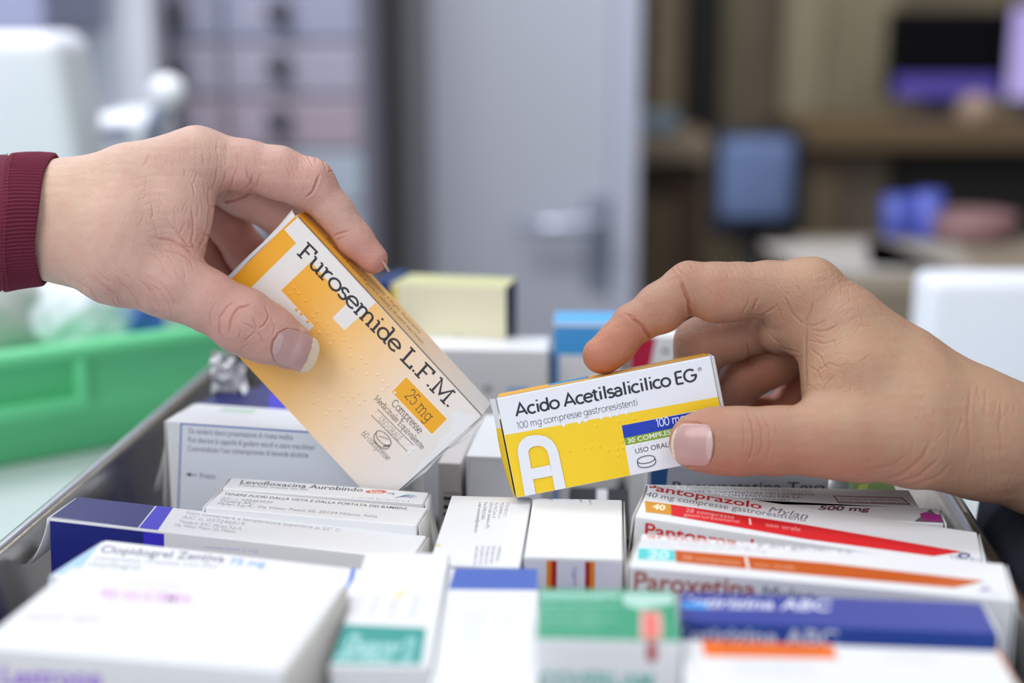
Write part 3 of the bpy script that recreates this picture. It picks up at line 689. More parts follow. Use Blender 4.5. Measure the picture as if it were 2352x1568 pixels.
# --- crumpled foil blister
mb = MB(); FO = mat('foil', (0.78, 0.78, 0.80), rough=0.38, metal=0.45)
rnd = random.Random(3); pc = at(522, 876, 0.70); nx_, ny_ = 7, 9; vs = []
for j in range(ny_):
    for i in range(nx_):
        vs.append(pc + Vector(((i-3)*.0026 + rnd.uniform(-1, 1)*.001, rnd.uniform(-1, 1)*.004 + j*.001, (j-4)*.0024 - (i-3)*.0012 + rnd.uniform(-1, 1)*.0012)))
mb.add(vs, [[j*nx_+i, j*nx_+i+1, (j+1)*nx_+i+1, (j+1)*nx_+i] for j in range(ny_-1) for i in range(nx_-1)], FO)
mb.add([v + Vector((0.0004, .0012, .0004)) for v in vs], [[j*nx_+i, (j+1)*nx_+i, (j+1)*nx_+i+1, j*nx_+i+1] for j in range(ny_-1) for i in range(nx_-1)], FO)
props(mb.build('blister_strip'), 'crumpled silver foil tablet strip sticking up at the left rim of the tray', 'blister pack')
# --- middle
c = flat_carton((1006, 1062), (1058, 1064), (1030, 985), 0.093, 0.086, D=0.055, board=mat('warm_grey_board', '#cfc9c6', rough=.5))
for i, (a, b) in enumerate(((.345, .37), (.385, .39), (.30, .325), (.25, .29), (.22, .235), (.17, .20), (.145, .15), (.09, .13), (.06, .07), (.40, .42), (.44, .445))):
    c.uvrect(c.front, .22, a*.9+.44, .97, b*.9+.44, '#1f1d22')
c.done('narrow upright carton end with a black barcode, right of the levofloxacina carton', 'carton')
c = flat_carton((1070, 1046), (1245, 1052), (1090, 950), 0.097, 0.09)
c.poly(c.front, [(1078, 1056), (1240, 1062), (1240, 1160), (1074, 1160)], '#dedbe2'); c.poly(c.front, [(1080, 1058), (1238, 1064), (1238, 1160), (1076, 1160)], '#eeecf2')
c.done('plain white carton with an embossed front panel, between the two held cartons', 'carton')
c = flat_carton((984, 1296), (1199, 1302), (1036, 1137), 0.095, 0.088, W=0.0325)
for i, tx in enumerate(('TITOLARE A.I.C.:', 'TECHFARMA s.r.l.', 'Via F.lli Cervi, 8', '27010 Valle Salimbene (PV)', 'Fax 0382525845', 'e-mail: servizioclienti@techfarma.it')):
    x0 = 1168 - i*12.6; L = (34, 38, 36, 60, 40, 70)[i]
    c.text(c.top, tx, (x0-5, 1153), (x0-9-L*.10, 1153+L), (x0+3, 1153), '#8f90a2')
for i, tx in enumerate(('COMPOSIZIONE', 'Ogni compressa contiene', 'Principio attivo', 'Eccipienti: lattosio', 'acido stearico, magnesio')):
    x0 = 1150 - i*13; c.text(c.top, tx, (x0-5, 1254), (x0-12, 1254+34+i*6), (x0+3, 1254), '#a2a2b4')
c.uvrect(c.top, 0.0, .245, .07, .262, '#e3d63c')
c.done('white carton lying lengthwise with small sideways grey text and a yellow mark on its edge', 'carton')
c = flat_carton((1203, 1277), (1431, 1283), (1209, 1142), 0.097, 0.090)
for i, tx in enumerate(('Organon Italia S.r.l.', 'Piazza Carlo Magno, 21', '00162 Roma')):
    c.text(c.top, tx, (1350-i*22, 1131), (1354-i*21, 1160-i*6), (1357-i*22, 1131), '#83849a')
c.text(c.top, '042458022', (1257, 1140), (1262, 1148), (1266, 1140), '#83849a')
c.uvrect(c.front, .0, 0, 1, .985, mat('lilac_board', '#d3d5e6', rough=.45))
for a, b, m in ((.23, .28, '#d98013'), (.28, .335, '#a31522'), (.62, .67, '#a31522'), (.67, .72, '#d98013')): c.uvrect(c.front, a, 0, b, .985, m)
c.text(c.front, 'Organon', (1315, 1302), (1317, 1345), (1326, 1302), '#5a62a8')
c.flap('right', 4, .9, RAW)
c.done('white carton with orange and dark red stripes on its front, under the yellow carton', 'carton')
# black carton low in the gap
c = flat_carton((1297, 1234), (1447, 1238), (1312, 1118), 0.066, 0.058, board=mat('black_board', '#1b1a1c', rough=.5))
c.uvrect(c.top, .46, .55, .64, .97, '#cfcfd2')
c.done('black carton with a torn white patch, low in the gap below the yellow carton', 'carton')
# --- teal banded and blue banded cartons
c = flat_carton((757, 1528), (974, 1530), (862, 1268), 0.102, 0.095, W=0.0295)
TEAL = '#359a94'
c.poly(c.top, [(779, 1433), (979, 1442), (968, 1526), (742, 1524)], TEAL)
c.text(c.top, 'Sinvacor', (768, 1514), (905, 1518), (810, 1452), '#a8d9d8', bold=0.03); c.text(c.top, '20', (920, 1518), (944, 1519), (936, 1460), '#9fd6d6', bold=.03)
for x0, x1 in ((845, 866), (892, 908), (940, 958)): c.text(c.top, 'compresse', (x0, 1420), (x1, 1366), (x0+10, 1420), '#c4c4d2')
c.poly(c.top, [(905, 1362), (928, 1352), (926, 1370), (908, 1378)], '#f7e3b8')
c.done('white carton with a teal band near its front edge and teal lettering', 'carton')
c = flat_carton((982, 1610), (1204, 1612), (1058, 1304), 0.100, 0.093, W=0.0308)
c.poly(c.top, [(1050, 1290), (1240, 1290), (1235, 1355), (1030, 1353)], '#4767bb')
for i in range(4): c.text(c.top, 'Contiene lattosio', (1054+i*13, 1500), (1068+i*12, 1400), (1060+i*13, 1500), '#d3d7e6')
for i in range(2): c.text(c.top, 'Leggere il foglio', (1150+i*13, 1540), (1158+i*12, 1420), (1157+i*13, 1540), '#d8dbe8')
c.done('white carton with a wide blue band across its far end, next to the green carton', 'carton')
# --- green / white with thermometer
c = flat_carton((1229, 1466), (1566, 1474), (1232, 1350), 0.112, 0.104, D=0.036)
GR = '#3f9f7b'
c.uvrect(c.top, 0, 0, 1, 1, GR)
for i in range(6): 
    y0 = 1364 + i*15; c.text(c.top, ('perindopril arginina e amlodipina', 'compresse da 5 mg', 'Leggere attentamente il foglio', 'illustrativo prima', 'Tenere fuori dalla vista e', 'dalla portata dei bambini')[i], (1240-i, y0), (1420 - (i % 2)*40, y0+2), (1241-i, y0-9), '#a5d8c6')
c.poly(c.top, [(1240, 1362), (1424, 1364), (1424, 1374), (1240, 1372)], '#9fd3c2')
c.poly(c.top, [(1430, 1362), (1545, 1364), (1548, 1386), (1470, 1400), (1432, 1388)], '#b5dccf')
c.poly(c.top, [(1470, 1404), (1520, 1406), (1522, 1466), (1470, 1466)], '#e8a79f'); c.poly(c.top, [(1484, 1410), (1505, 1410), (1507, 1468), (1484, 1468)], '#e57068')
c.poly(c.front, [(1484, 1474), (1510, 1474), (1508, 1496), (1486, 1496)], '#c8606a'); c.poly(c.front, [(1497+13*math.cos(a/8*math.pi), 1505+15*math.sin(a/8*math.pi)) for a in range(16)], '#b03848')
c.text(c.front, 'COVERLAM', (1236, 1578), (1500, 1582), (1236, 1540), '#6fbcb4', bold=.03)
c.done('white carton with a green top panel and a red thermometer sign, nearest in the middle', 'carton')
# grey carton end low between the front left ones
c = flat_carton((706, 1602), (745, 1604), (725, 1480), 0.088, 0.081, board=mat('slate_board', '#8f9fb0', rough=.5), W=0.0062)
c.done('narrow slate blue carton sunk between the nearest white carton and the teal banded one', 'carton')

# --- right column, near to far
c = flat_carton((1574, 1600), (2372, 1632), (1578, 1468), 0.106, 0.099)
c.poly(c.top, [(1611, 1470), (1912, 1481), (1925, 1513), (1617, 1507)], '#ee6f1b')
c.text(c.top, 'MEDICINALE EQUIVALENTE', (1655, 1497), (1880, 1504), (1656, 1480), '#b5551a')
c.poly(c.top, [(2273, 1474), (2302, 1478), (2400, 1600), (2352, 1600)], '#f07a1e')
for i in range(3): c.text(c.top, 'Contiene lattosio monoidrato', (2035+i*5, 1500+i*9), (2140+i*8, 1503+i*9), (2036+i*5, 1495+i*9), '#e2e3ee')
for i in range(3): c.text(c.top, 'compresse rivestite con film', (1680+i*5, 1522+i*12), (1860+i*8, 1528+i*12), (1681+i*5, 1514+i*12), '#dcdce4')
c.done('white carton with an orange label and orange right edge, nearest on the right', 'carton')
BL = mat('royal_blue_board', '#35469c', rough=.4)
c = flat_carton((1566, 1424), (2291, 1453), (1585, 1358), 0.105, 0.098, board=BL)
c.uvrect(c.front, 0, 0, 1, .99, '#2c4da6')
c.text(c.top, 'Cetirizina ABC', (1545, 1392), (1906, 1402), (1556, 1368), '#dfe3f4', bold=.02)
c.poly(c.top, [(1566, 1382), (1622, 1385), (1624, 1398), (1566, 1396)], '#4da3ee')
c.text(c.top, 'compresse', (1632, 1398), (1738, 1402), (1634, 1391), '#8f97cc')
c.text(c.front, 'Cetirizina ABC', (1540, 1474), (1925, 1484), (1540, 1436), '#dfe3f4', bold=.02)
c.flap('right', 4, .9)
c.done('royal blue cetirizina carton with white lettering, behind the orange labelled carton', 'carton')
c = flat_carton((1445, 1299), (2336, 1379), (1456, 1222), 0.101, 0.094, W=0.1255)
c.text(c.top, 'Paroxetina', (1458, 1233), (1692, 1250), (1460, 1219), '#cf8f86', bold=.015); c.text(c.top, 'Mylan generics', (1704, 1252), (1956, 1271), (1708, 1240), '#9a9cab')
for i in range(2): c.text(c.top, 'compresse rivestite con film 20 mg', (1460, 1243+i*8), (1720+i*40, 1259+i*9), (1462, 1237+i*8), '#c0c1ca')
c.poly(c.top, [(1466, 1258), (1549, 1263), (1552, 1288), (1465, 1284)], '#55cfd0'); c.text(c.top, '20', (1486, 1281), (1536, 1284), (1490, 1262), '#c9f1f0', bold=.04)
c.poly(c.top, [(1550, 1263), (1900, 1293), (2262, 1334), (2192, 1350), (1900, 1324), (1553, 1291)], '#c4560a')
c.poly(c.top, [(1710, 1279), (1716, 1279), (1722, 1306), (1716, 1306)], '#f3e9e2')
c.text(c.top, '28 compresse', (1566, 1284), (1700, 1297), (1567, 1273), '#e0a584'); c.text(c.top, 'uso orale', (1732, 1300), (1826, 1308), (1733, 1290), '#e0a584')
c.text(c.top, 'VIATRIS', (2240, 1362), (2300, 1368), (2240, 1357), '#c5c7d8'); c.poly(c.top, [(2263+13*math.cos(a/8*math.pi), 1352+5*math.sin(a/8*math.pi)) for a in range(16)], '#a9adc6')
c.text(c.front, 'Paroxetina', (1452, 1353), (1734, 1374), (1455, 1309), '#b26459', bold=.02); c.text(c.front, 'Mylan', (1748, 1375), (1870, 1384), (1750, 1342), '#7e8092')
c.flap('left', 5, .9, RAW); c.flap('right', 2, .5)
c.done('white paroxetina carton with a long orange stripe and a turquoise 20 square', 'carton')
c = flat_carton((1459, 1185), (2283, 1309), (1478, 1107), 0.1015, 0.083, zr=0.0925, W=.1262, D=.037)
c.text(c.top, 'Pantoprazolo', (1480, 1123), (1749, 1169), (1485, 1109), '#c8202e', bold=.015); c.text(c.top, 'Mylan', (1762, 1174), (1854, 1191), (1768, 1162), '#6a6c7c', shear=.15)
c.text(c.top, '40 mg compresse gastroresistenti', (1482, 1139), (1850, 1198), (1487, 1128), '#6a6c7c')
c.poly(c.top, [(1481, 1150), (1541, 1158), (1542, 1183), (1483, 1176)], '#d39524'); c.text(c.top, '40', (1499, 1168), (1527, 1172), (1502, 1156), '#fae9c8', bold=.04)
c.poly(c.top, [(1541, 1158), (1850, 1205), (2212, 1267), (2144, 1277), (1850, 1238), (1542, 1184)], '#d81e26')
c.poly(c.top, [(1720, 1190), (1724, 1191), (1726, 1205), (1721, 1204)], '#f7d9d6')
c.text(c.top, '28 compresse', (1574, 1175), (1686, 1192), (1576, 1166), '#f2aaa8'); c.text(c.top, 'gastroresistenti', (1570, 1184), (1698, 1201), (1572, 1177), '#f2aaa8'); c.text(c.top, 'uso orale', (1758, 1208), (1838, 1220), (1760, 1199), '#f2aaa8')
c.text(c.top, 'VIATRIS', (2178, 1281), (2254, 1293), (2182, 1272), '#9fa2bb'); c.poly(c.top, [(2214+15*math.cos(a/8*math.pi), 1276+7*math.sin(a/8*math.pi)) for a in range(16)], '#5f6388'); c.poly(c.top, [(2215+8*math.cos(a/8*math.pi), 1277+3*math.sin(a/8*math.pi)) for a in range(16)], '#d8dae4')
c.text(c.front, 'Pantoprazolo', (1478, 1228), (1760, 1272), (1480, 1198), '#d8323c', bold=.02)
c.flap('left', 4, .9, RAW); c.flap('right', 2, .5)
c.done('white pantoprazolo carton with a long red stripe and red lettering', 'carton')
c = flat_carton((1740, 1180), (2168, 1201), (1760, 1152), 0.0935, 0.086, D=.0165)
c.text(c.top, 'lo Sandoz', (1762, 1164), (1868, 1168), (1602, 1152), '#3c3f86', bold=.015); c.text(c.top, '500 mg', (1878, 1170), (1996, 1174), (1884, 1160), '#6e2a4e', bold=.03)
c.poly(c.top, [(2137, 1169), (2170, 1202), (2098, 1199)], '#7d7480'); c.poly(c.top, [(2112, 1180), (2124, 1176), (2158, 1182), (2166, 1198), (2124, 1196), (2118, 1190)], '#b8389a')
c.flap('right', 14, .6)
c.done('white sandoz carton with 500 mg lettering and a magenta sign at its right corner', 'carton')
c = flat_carton((1485, 1152), (2113, 1166), (1500, 1112), 0.0935, 0.086, D=.0215)
for i, (tx, x0, x1, yy, col) in enumerate((('LEGGERE IL FOGLIO ILLUSTRATIVO PRIMA DELL\'USO', 1490, 1865, 1119, '#a3a886'), ('NON DISPERDERE IL CONTENITORE NELL\'AMBIENTE.', 1490, 1874, 1127, '#6c6a70'), ('USARE GLI APPOSITI CONTENITORI PER LA', 1490, 1841, 1134, '#6c6a70'), ('RACCOLTA DIFFERENZIATA DEI MEDICINALI.', 1490, 1815, 1141, '#6c6a70'))):
    c.text(c.top, tx, (x0, yy), (x1, yy + (x1-x0)*.03), (x0+2, yy-5), col)
c.poly(c.top, [(1913, 1138), (2072, 1142), (2092, 1159), (1926, 1155)], '#8c4a52'); c.poly(c.top, [(1918, 1140), (2069, 1144), (2086, 1157), (1929, 1153)], '#e2dedf')
c.text(c.top, 'Contiene OPPIOIDE', (1928, 1147), (2070, 1151), (1930, 1142.5), '#8c6a70'); c.text(c.top, 'Può dare dipendenza', (1930, 1153), (2078, 1157), (1932, 1148.5), '#8c6a70')
c.done('white carton with a dark red framed warning, behind the sandoz carton', 'carton')
c = flat_carton((1488, 1062), (1905, 1066), (1495, 1040), 0.0985, 0.091, D=.022)
c.uvrect(c.front, 0, 0, 1, .98, mat('grey_white_board', '#c9ccd4', rough=.45)); c.poly(c.front, [(1496, 1060), (1536, 1060), (1528, 1140), (1494, 1140)], '#1f5a9c')
c.text(c.front, 'Rosuvastatina Teva', (1542, 1127), (1897, 1129), (1542, 1104), '#3a3c44', bold=.01)
c.done('white rosuvastatina carton with a blue left end, standing under the right thumb', 'carton')
c = flat_carton((1962, 1128), (2062, 1132), (1968, 1106), 0.0895, 0.082, board=mat('lime_board', '#6da82c', rough=.35), D=.02)
c.poly(c.top, [(1975, 1112), (1995, 1110), (1990, 1128), (1965, 1128)], '#c9dc4a'); c.uvrect(c.front, .75, 0, 1, 1, '#2f9a6a')
c.done('small bright green carton peeking out under the right hand', 'carton')
# --- far back standing cartons
c = flat_carton((893, 650), (1162, 661), (905, 640), 0.134, 0.127, D=.03, board=mat('cream_board', '#f2eccb', rough=.45))
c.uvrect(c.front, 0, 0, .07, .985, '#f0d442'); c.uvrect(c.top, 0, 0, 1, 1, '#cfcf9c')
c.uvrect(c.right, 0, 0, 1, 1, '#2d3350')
c.text(c.front, 'Co', (1030, 792), (1095, 794), (1030, 768), '#c9c6b4', bold=.02)
c.done('tall cream carton with a yellow left edge, standing at the back of the tray', 'carton')
c = flat_carton((865, 641), (896, 643), (870, 637), 0.136, 0.129, D=.03, board=mat('blue_board', '#22407e', rough=.4))
c.done('dark blue carton edge just left of the tall cream carton', 'carton')
c = flat_carton((925, 800), (1258, 806), (940, 786), 0.105, 0.098, D=.034)
c.poly(c.front, [(1110, 888), (1128, 886), (1130, 900), (1112, 900)], '#8e90a0'); c.poly(c.front, [(1165, 892), (1215, 889), (1216, 902), (1166, 905)], '#7fb2ea')
c.done('wide plain white carton standing in front of the cream one', 'carton')
c = flat_carton((1272, 742), (1425, 744), (1284, 724), 0.118, 0.111, D=.03)
BB = '#4aa5ea'
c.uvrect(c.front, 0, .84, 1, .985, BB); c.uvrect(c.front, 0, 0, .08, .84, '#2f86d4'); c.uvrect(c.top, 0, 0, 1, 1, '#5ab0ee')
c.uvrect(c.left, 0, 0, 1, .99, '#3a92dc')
c.done('sky blue and white carton, left of the right index finger', 'carton')
c = flat_carton((1448, 771), (1560, 773), (1455, 762), 0.115, 0.108, D=.02)
c.poly(c.front, [(1440, 760), (1510, 760), (1490, 860), (1440, 860)], '#b8123f'); c.text(c.front, 'a', (1520, 810), (1538, 810), (1520, 796), '#4a4c58', bold=.03)
c.done('white and crimson carton behind the right index finger', 'carton')
# ------------------------------------------------------------------ the two cartons held in the air
R3 = CM.to_3x3()
def camv(x, y, z): return R3 @ Vector((x, y, z))
def camp(x, y, z): return CM @ Vector((x, y, z))
# orange furosemide carton: face axes u (long), v (short) and depth
WARM = mat('warm_white_board', (0.80, 0.765, 0.73), rough=0.42, bump=0.05, bscale=700)
def grad_mat():
    m = bpy.data.materials.new('orange_fade_print'); m.use_nodes = True; nt = m.node_tree; b = nt.nodes['Principled BSDF']
    b.inputs['Roughness'].default_value = .42
    tc = nt.nodes.new('ShaderNodeTexCoord'); vm = nt.nodes.new('ShaderNodeVectorMath'); vm.operation = 'DOT_PRODUCT'
    u = camv(*FU)[:]; vm.inputs[1].default_value = u
    off = nt.nodes.new('ShaderNodeMath'); off.operation = 'ADD'; off.inputs[1].default_value = 0.0
    mr = nt.nodes.new('ShaderNodeMapRange'); mr.inputs['From Min'].default_value = -0.054; mr.inputs['From Max'].default_value = 0.048
    r = nt.nodes.new('ShaderNodeValToRGB'); E_ = r.color_ramp.elements
    E_[0].position = 0; E_[0].color = (*srgb('#f0a81e'), 1); E_[1].position = 1; E_[1].color = (0.80, 0.765, 0.73, 1)
    for p, c_ in ((.25, '#f2b040'), (.45, '#f3be70'), (.65, '#f3d0a4'), (.83, '#efdccb')):
        e = r.color_ramp.elements.new(p); e.color = (*srgb(c_), 1)
    nt.links.new(tc.outputs['Object'], vm.inputs[0]); nt.links.new(vm.outputs['Value'], mr.inputs['Value']); nt.links.new(mr.outputs[0], r.inputs['Fac']); nt.links.new(r.outputs['Color'], b.inputs['Base Color'])
    return m
FU = (0.6769, -0.7355, -0.0304); FV = (-0.7209, -0.654, -0.2293); FN = (-0.1488, -0.1771, 0.9729)
GRAD = grad_mat()
HL = 1.03
O = camp(-0.0851*HL, 0.0498*HL, -0.5597*HL)
ax, ayv, az = camv(*FU), camv(*[-q for q in FN]), camv(*[-q for q in FV])
# Carton convention: front face spans ax (right) and az (up)
c = Carton(O, ax, ayv, az, 0.108*HL, 0.0216*HL, 0.0581*HL, board=WARM, bevel=0.0007)
fr = c.front; sd = c.top
K = '#2b2a30'
c.uvrect(fr, 0, 0, 1, 1, GRAD)
c.uvrect(fr, 0, 0, .012, 1, '#eda31c')
WH = WARM
# white cross printed over the fading orange
c.poly(fr, [(480+x/2.24, 450+y/2.24) for x, y in [(388, 172), (455, 112), (860, 547), (697, 690), (635, 628), (712, 550), (525, 338), (372, 485), (540, 668), (500, 708), (372, 600), (140, 845), (-30, 715), (210, 478), (448, 243)]], WH)
c.poly(fr, [(1036, 950), (1051, 944), (1066, 953), (1084, 949), (1125, 980), (880, 1200), (868, 1190), (905, 1152), (925, 1118), (950, 1088), (966, 1062), (990, 1040), (1009, 1012), (1030, 992), (1041, 968)], CARD)
c.text(fr, 'Furosemide L.F.M.', (683, 583), (1032, 938), (706, 556), K, stroke=.185)
c.poly(fr, [(898, 900), (933, 863), (1029, 962), (992, 1000)], '#f5f1ea'); c.poly(fr, [(899.5, 900), (933, 865), (1027, 962), (992, 997)], '#f0aa1f')
c.text(fr, '25 mg', (928, 909), (981, 970), (947, 890), K, stroke=.10)
c.text(fr, 'Compresse', (898, 928), (963, 997), (909, 915), K, stroke=.13)
c.text(fr, 'Medicinale Equivalente', (859, 916), (969, 1033), (867, 906), K, stroke=.13)
c.text(fr, 'USO ORALE', (868, 964), (917, 1014), (877, 955), '#55535a', stroke=.085)
c.text(fr, '60 compresse', (829, 997), (890, 1058), (839, 987), '#55535a', stroke=.11)
def seg(a, b, wpx, m, face=None):
    d = Vector((b[0]-a[0], b[1]-a[1])).normalized(); nn = (-d.y*wpx/2, d.x*wpx/2)
    c.poly(face or c.front, [(a[0]+nn[0], a[1]+nn[1]), (b[0]+nn[0], b[1]+nn[1]), (b[0]-nn[0], b[1]-nn[1]), (a[0]-nn[0], a[1]-nn[1])], m)
seg((867, 939), (950, 1022), 1.2, K); seg((853, 953), (936, 1037), 1.2, K)
def ellring(cx_, cy_, rx, ry, rot, wpx, m, a0=0, a1=360, n=28):
    P = []
    for i in range(n+1):
        a = math.radians(a0+(a1-a0)*i/n); x, y = rx*math.cos(a), ry*math.sin(a)
        P.append((cx_+x*math.cos(rot)-y*math.sin(rot), cy_+x*math.sin(rot)+y*math.cos(rot)))
    for i in range(n): seg(P[i], P[i+1], wpx, m)
r45 = math.radians(45)
ellring(881, 1006, 22, 11, r45, 1.3, K); ellring(876, 1013, 22, 11, r45, 1.3, K, 0, 180); seg((866, 990), (861, 997), 1.3, K); seg((896, 1022), (892, 1028), 1.3, K); seg((870, 1000), (893, 1008), 1.1, K)
for k in range(6): seg((884+k*2.2, 1021-k*.2), (880+k*2.2, 1026-k*.2), 1, K)
c.uvrect(sd, 0, 0, 1, 1, GRAD)
for i, (tx, a0, a1) in enumerate((("Prima dell'uso leggere attentamente il foglio illustrativo", .07, .62), ("Può alterare la capacità di guidare veicoli e di usare macchinari.", .13, .66))):
    yy = .62 - i*.34; c.text(sd, tx, (a0*sd.W, yy*sd.H), (a1*sd.W, yy*sd.H), (a0*sd.W, (yy+.22)*sd.H), '#8a5a22', uv=True)
dot_px = [(676, 661), (666, 674), (686, 674), (701, 690), (681, 711), (692, 720), (707, 738), (728, 716), (717, 727), (728, 738), (753, 743), (733, 763), (753, 765), (768, 779), (758, 790), (790, 781), (804, 796), (804, 817), (829, 822), (840, 833), (809, 843), (844, 859), (866, 860), (880, 875), (891, 886), (880, 896), (907, 902), (823, 902), (790, 910), (801, 919), (811, 911), (755, 915), (733, 920), (838, 917), (826, 927), (759, 941), (749, 951), (780, 942), (794, 958), (720, 899), (796, 978), (863, 943), (693, 873), (743, 857), (747, 821), (722, 925)]
c.dots(fr, dot_px, 0.00072, GRAD); c.dots(fr, [(938, 1017), (950, 1031), (939, 1041), (890, 1020)], 0.0008, CARD)
# crumpled torn flap at the right end and folded end at the left
mb = MB(); rnd = random.Random(5)
rt = c.right; n_ = 9
vs = []
for j in range(n_+1):
    b = j/n_*c.H
    o0 = 0.0 ; o1 = 0.0010 + 0.0005*math.sin(j*1.9) + (0.0012 if j > 6 else 0)
    for k, oo in enumerate((0.0002, o1*.5, o1)):
        vs.append(rt.pt(0.0012 + (0.0007*rnd.random() if k else 0), b*(1 - .02*k) + .0005, oo + 0.0004*rnd.random()))
fs = [[j*3+k, j*3+k+1, (j+1)*3+k+1, (j+1)*3+k] for j in range(n_) for k in range(2)]
mb.add(vs, fs, CARD); mb.add([v + c.ay*0.0005 for v in map(Vector, vs)], [f[::-1] for f in fs], CARD)
c.flaps.append(('torn_edge', mb))
mb = MB(); vs = []
for j in range(7):
    a = j/6*c.H
    for k, oo in enumerate((0.0, .0012, .0020)):
        vs.append(c.left.pt(c.D - .0012 - k*.0016 - .0004*rnd.random(), c.H - a*.9 - .001, oo + .0004*rnd.random() + (0.0010 if j == 0 and k else 0)))
fs = [[j*3+k, (j+1)*3+k, (j+1)*3+k+1, j*3+k+1] for j in range(6) for k in range(2)]
mb.add(vs, fs, CARD); mb.add([Vector(v) + c.ay*0.0006 for v in vs], [f[::-1] for f in fs], CARD)
c.flaps.append(('folded_end', mb))
e = c.done('tilted orange to white furosemide carton held between thumb and index finger on the left', 'carton')
FCART = c
# --- yellow / white acido acetilsalicilico carton
AU = (0.9799, 0.1951, 0.0407); AV = (0.1965, -0.9799, -0.0344); AN = (-0.0332, -0.0417, 0.9986)
WHT = mat('bright_white_board', (0.78, 0.80, 0.86), rough=0.45, bump=0.12, bscale=1400)
c = Carton(camp(-0.0062, -0.0223, -0.5633), camv(*AU), camv(*[-q for q in AN]), camv(*[-q for q in AV]), 0.086, 0.0203, 0.0407, board=WHT, bevel=0.0006)
fr = c.front; YE = '#f2cb15'; K = '#25262e'
c.uvrect(c.top, 0, 0, 1, 1, '#e5a824')
c.poly(c.top, [(1262, 878), (1352, 862), (1352, 868), (1258, 886)], '#3a86b4')
c.poly(fr, [(1120, 1006), (1655, 910), (1700, 1080), (1450, 1092), (1150, 1160)], YE)
c.poly(fr, [(1151, 1007), (1177, 1003), (1660, 910), (1662, 937), (1428, 977), (1449, 1092), (1170, 1160)], YE)
c.poly(fr, [(1428, 977), (1700, 922), (1720, 1100), (1449, 1100)], WHT)
c.poly(fr, [(1428, 977), (1700, 925), (1705, 950), (1433, 1006)], '#0d35b4')
c.poly(fr, [(1433, 1006), (1705, 950), (1709, 967), (1437, 1023)], '#84a31b')
c.text(fr, 'Acido Acetilsalicilico EG', (1184, 956), (1602, 873), (1179, 929), K, stroke=.235, slab=False)
c.text(fr, '100 mg compresse gastroresistenti', (1188, 985), (1466, 930), (1185.5, 970), K, stroke=.10, slab=False)
c.text(fr, '®', (1603, 853), (1612, 851), (1602, 844), K)
c.text(fr, '100 mg', (1508, 981), (1575, 967), (1505, 963), '#f2f4fb', stroke=.16, slab=False)
c.text(fr, '30 COMPRESSE GASTRORES', (1442, 1018), (1660, 972), (1440, 1007), '#f2f4ee', bold=.012)
c.text(fr, 'USO ORALE', (1459, 1042), (1544, 1024), (1457, 1030), K)
def ell2(cx_, cy_, rx, ry, rot, wpx, m, a0=0, a1=360, n=28): ellring(cx_, cy_, rx, ry, rot, wpx, m, a0, a1, n)
ra = math.radians(-11)
ell2(1484, 1055, 20.5, 8.5, ra, 1.7, K); ell2(1485.5, 1064, 20.5, 8.5, ra, 1.7, K, 0, 180); seg((1463.5, 1059), (1465.5, 1068), 1.7, K); seg((1504, 1051), (1506, 1060), 1.7, K)
# the big white A
P = [(1184, 1143), (1172, 1143-3)]
A_out = []
def fq(a, b): # a: 0..1 along, b px space helper (letter frame)
    return (a, b)
outer = [(1206, 1140)] + [(1189, 1030), (1190, 1018), (1197, 1006), (1210, 1000), (1233, 998), (1252, 1001), (1266, 1010), (1277, 1027), (1283, 1046), (1301, 1121)]
outer = [(1208, 1140), (1190, 1042), (1190, 1028), (1195, 1015), (1206, 1004), (1222, 999), (1240, 998), (1257, 1003), (1270, 1014), (1279, 1030), (1285, 1050), (1300, 1121), (1275, 1126), (1269, 1092), (1225, 1100), (1232, 1135)]
def tri_poly(pts): c.poly(fr, pts, WHT)
# legs, arch and crossbar as convex pieces
tri_poly([(1206, 1142), (1190, 1045), (1214, 1040), (1231, 1137)])
tri_poly([(1275, 1127), (1258, 1035), (1283, 1040), (1300, 1121)])
tri_poly([(1219, 1076), (1263, 1067), (1269, 1092), (1225, 1100)])
oa = [(1190, 1046), (1189, 1032), (1192, 1019), (1199, 1009), (1209, 1002), (1222, 999), (1238, 998), (1254, 1002), (1267, 1010), (1276, 1022), (1281, 1033), (1284, 1044)]
ia = [(1215, 1047), (1213, 1040), (1215, 1033), (1219, 1028), (1225, 1025), (1231, 1024), (1239, 1023), (1246, 1025), (1252, 1029), (1256, 1034), (1258, 1039), (1260, 1045)]
for i in range(len(oa)-1): tri_poly([oa[i], oa[i+1], ia[i+1], ia[i]])
yd = [(1369, 993), (1370, 978), (1420, 968)]
def zp(l): return [(1120 + x/4.055, 780 + y/4.055) for x, y in l]
dy = zp([(1012, 803), (1218, 762), (1365, 735), (1254, 942), (902, 1013), (963, 1000), (1048, 985), (757, 1040), (1120, 1032), (1205, 1015), (1266, 1002), (1218, 1076)])
dw = zp([(710, 798), (855, 770), (916, 757), (1061, 728), (1146, 712), (1206, 698), (1293, 682), (1352, 990), (1412, 975)])
c.dots(fr, dy, .00075, ink(YE)); c.dots(fr, dw, .00075, WHT); c.dots(fr, zp([(1315, 806)]), .00075, ink('#0d35b4')); c.dots(fr, zp([(1630, 868)]), .00075, ink('#84a31b'))
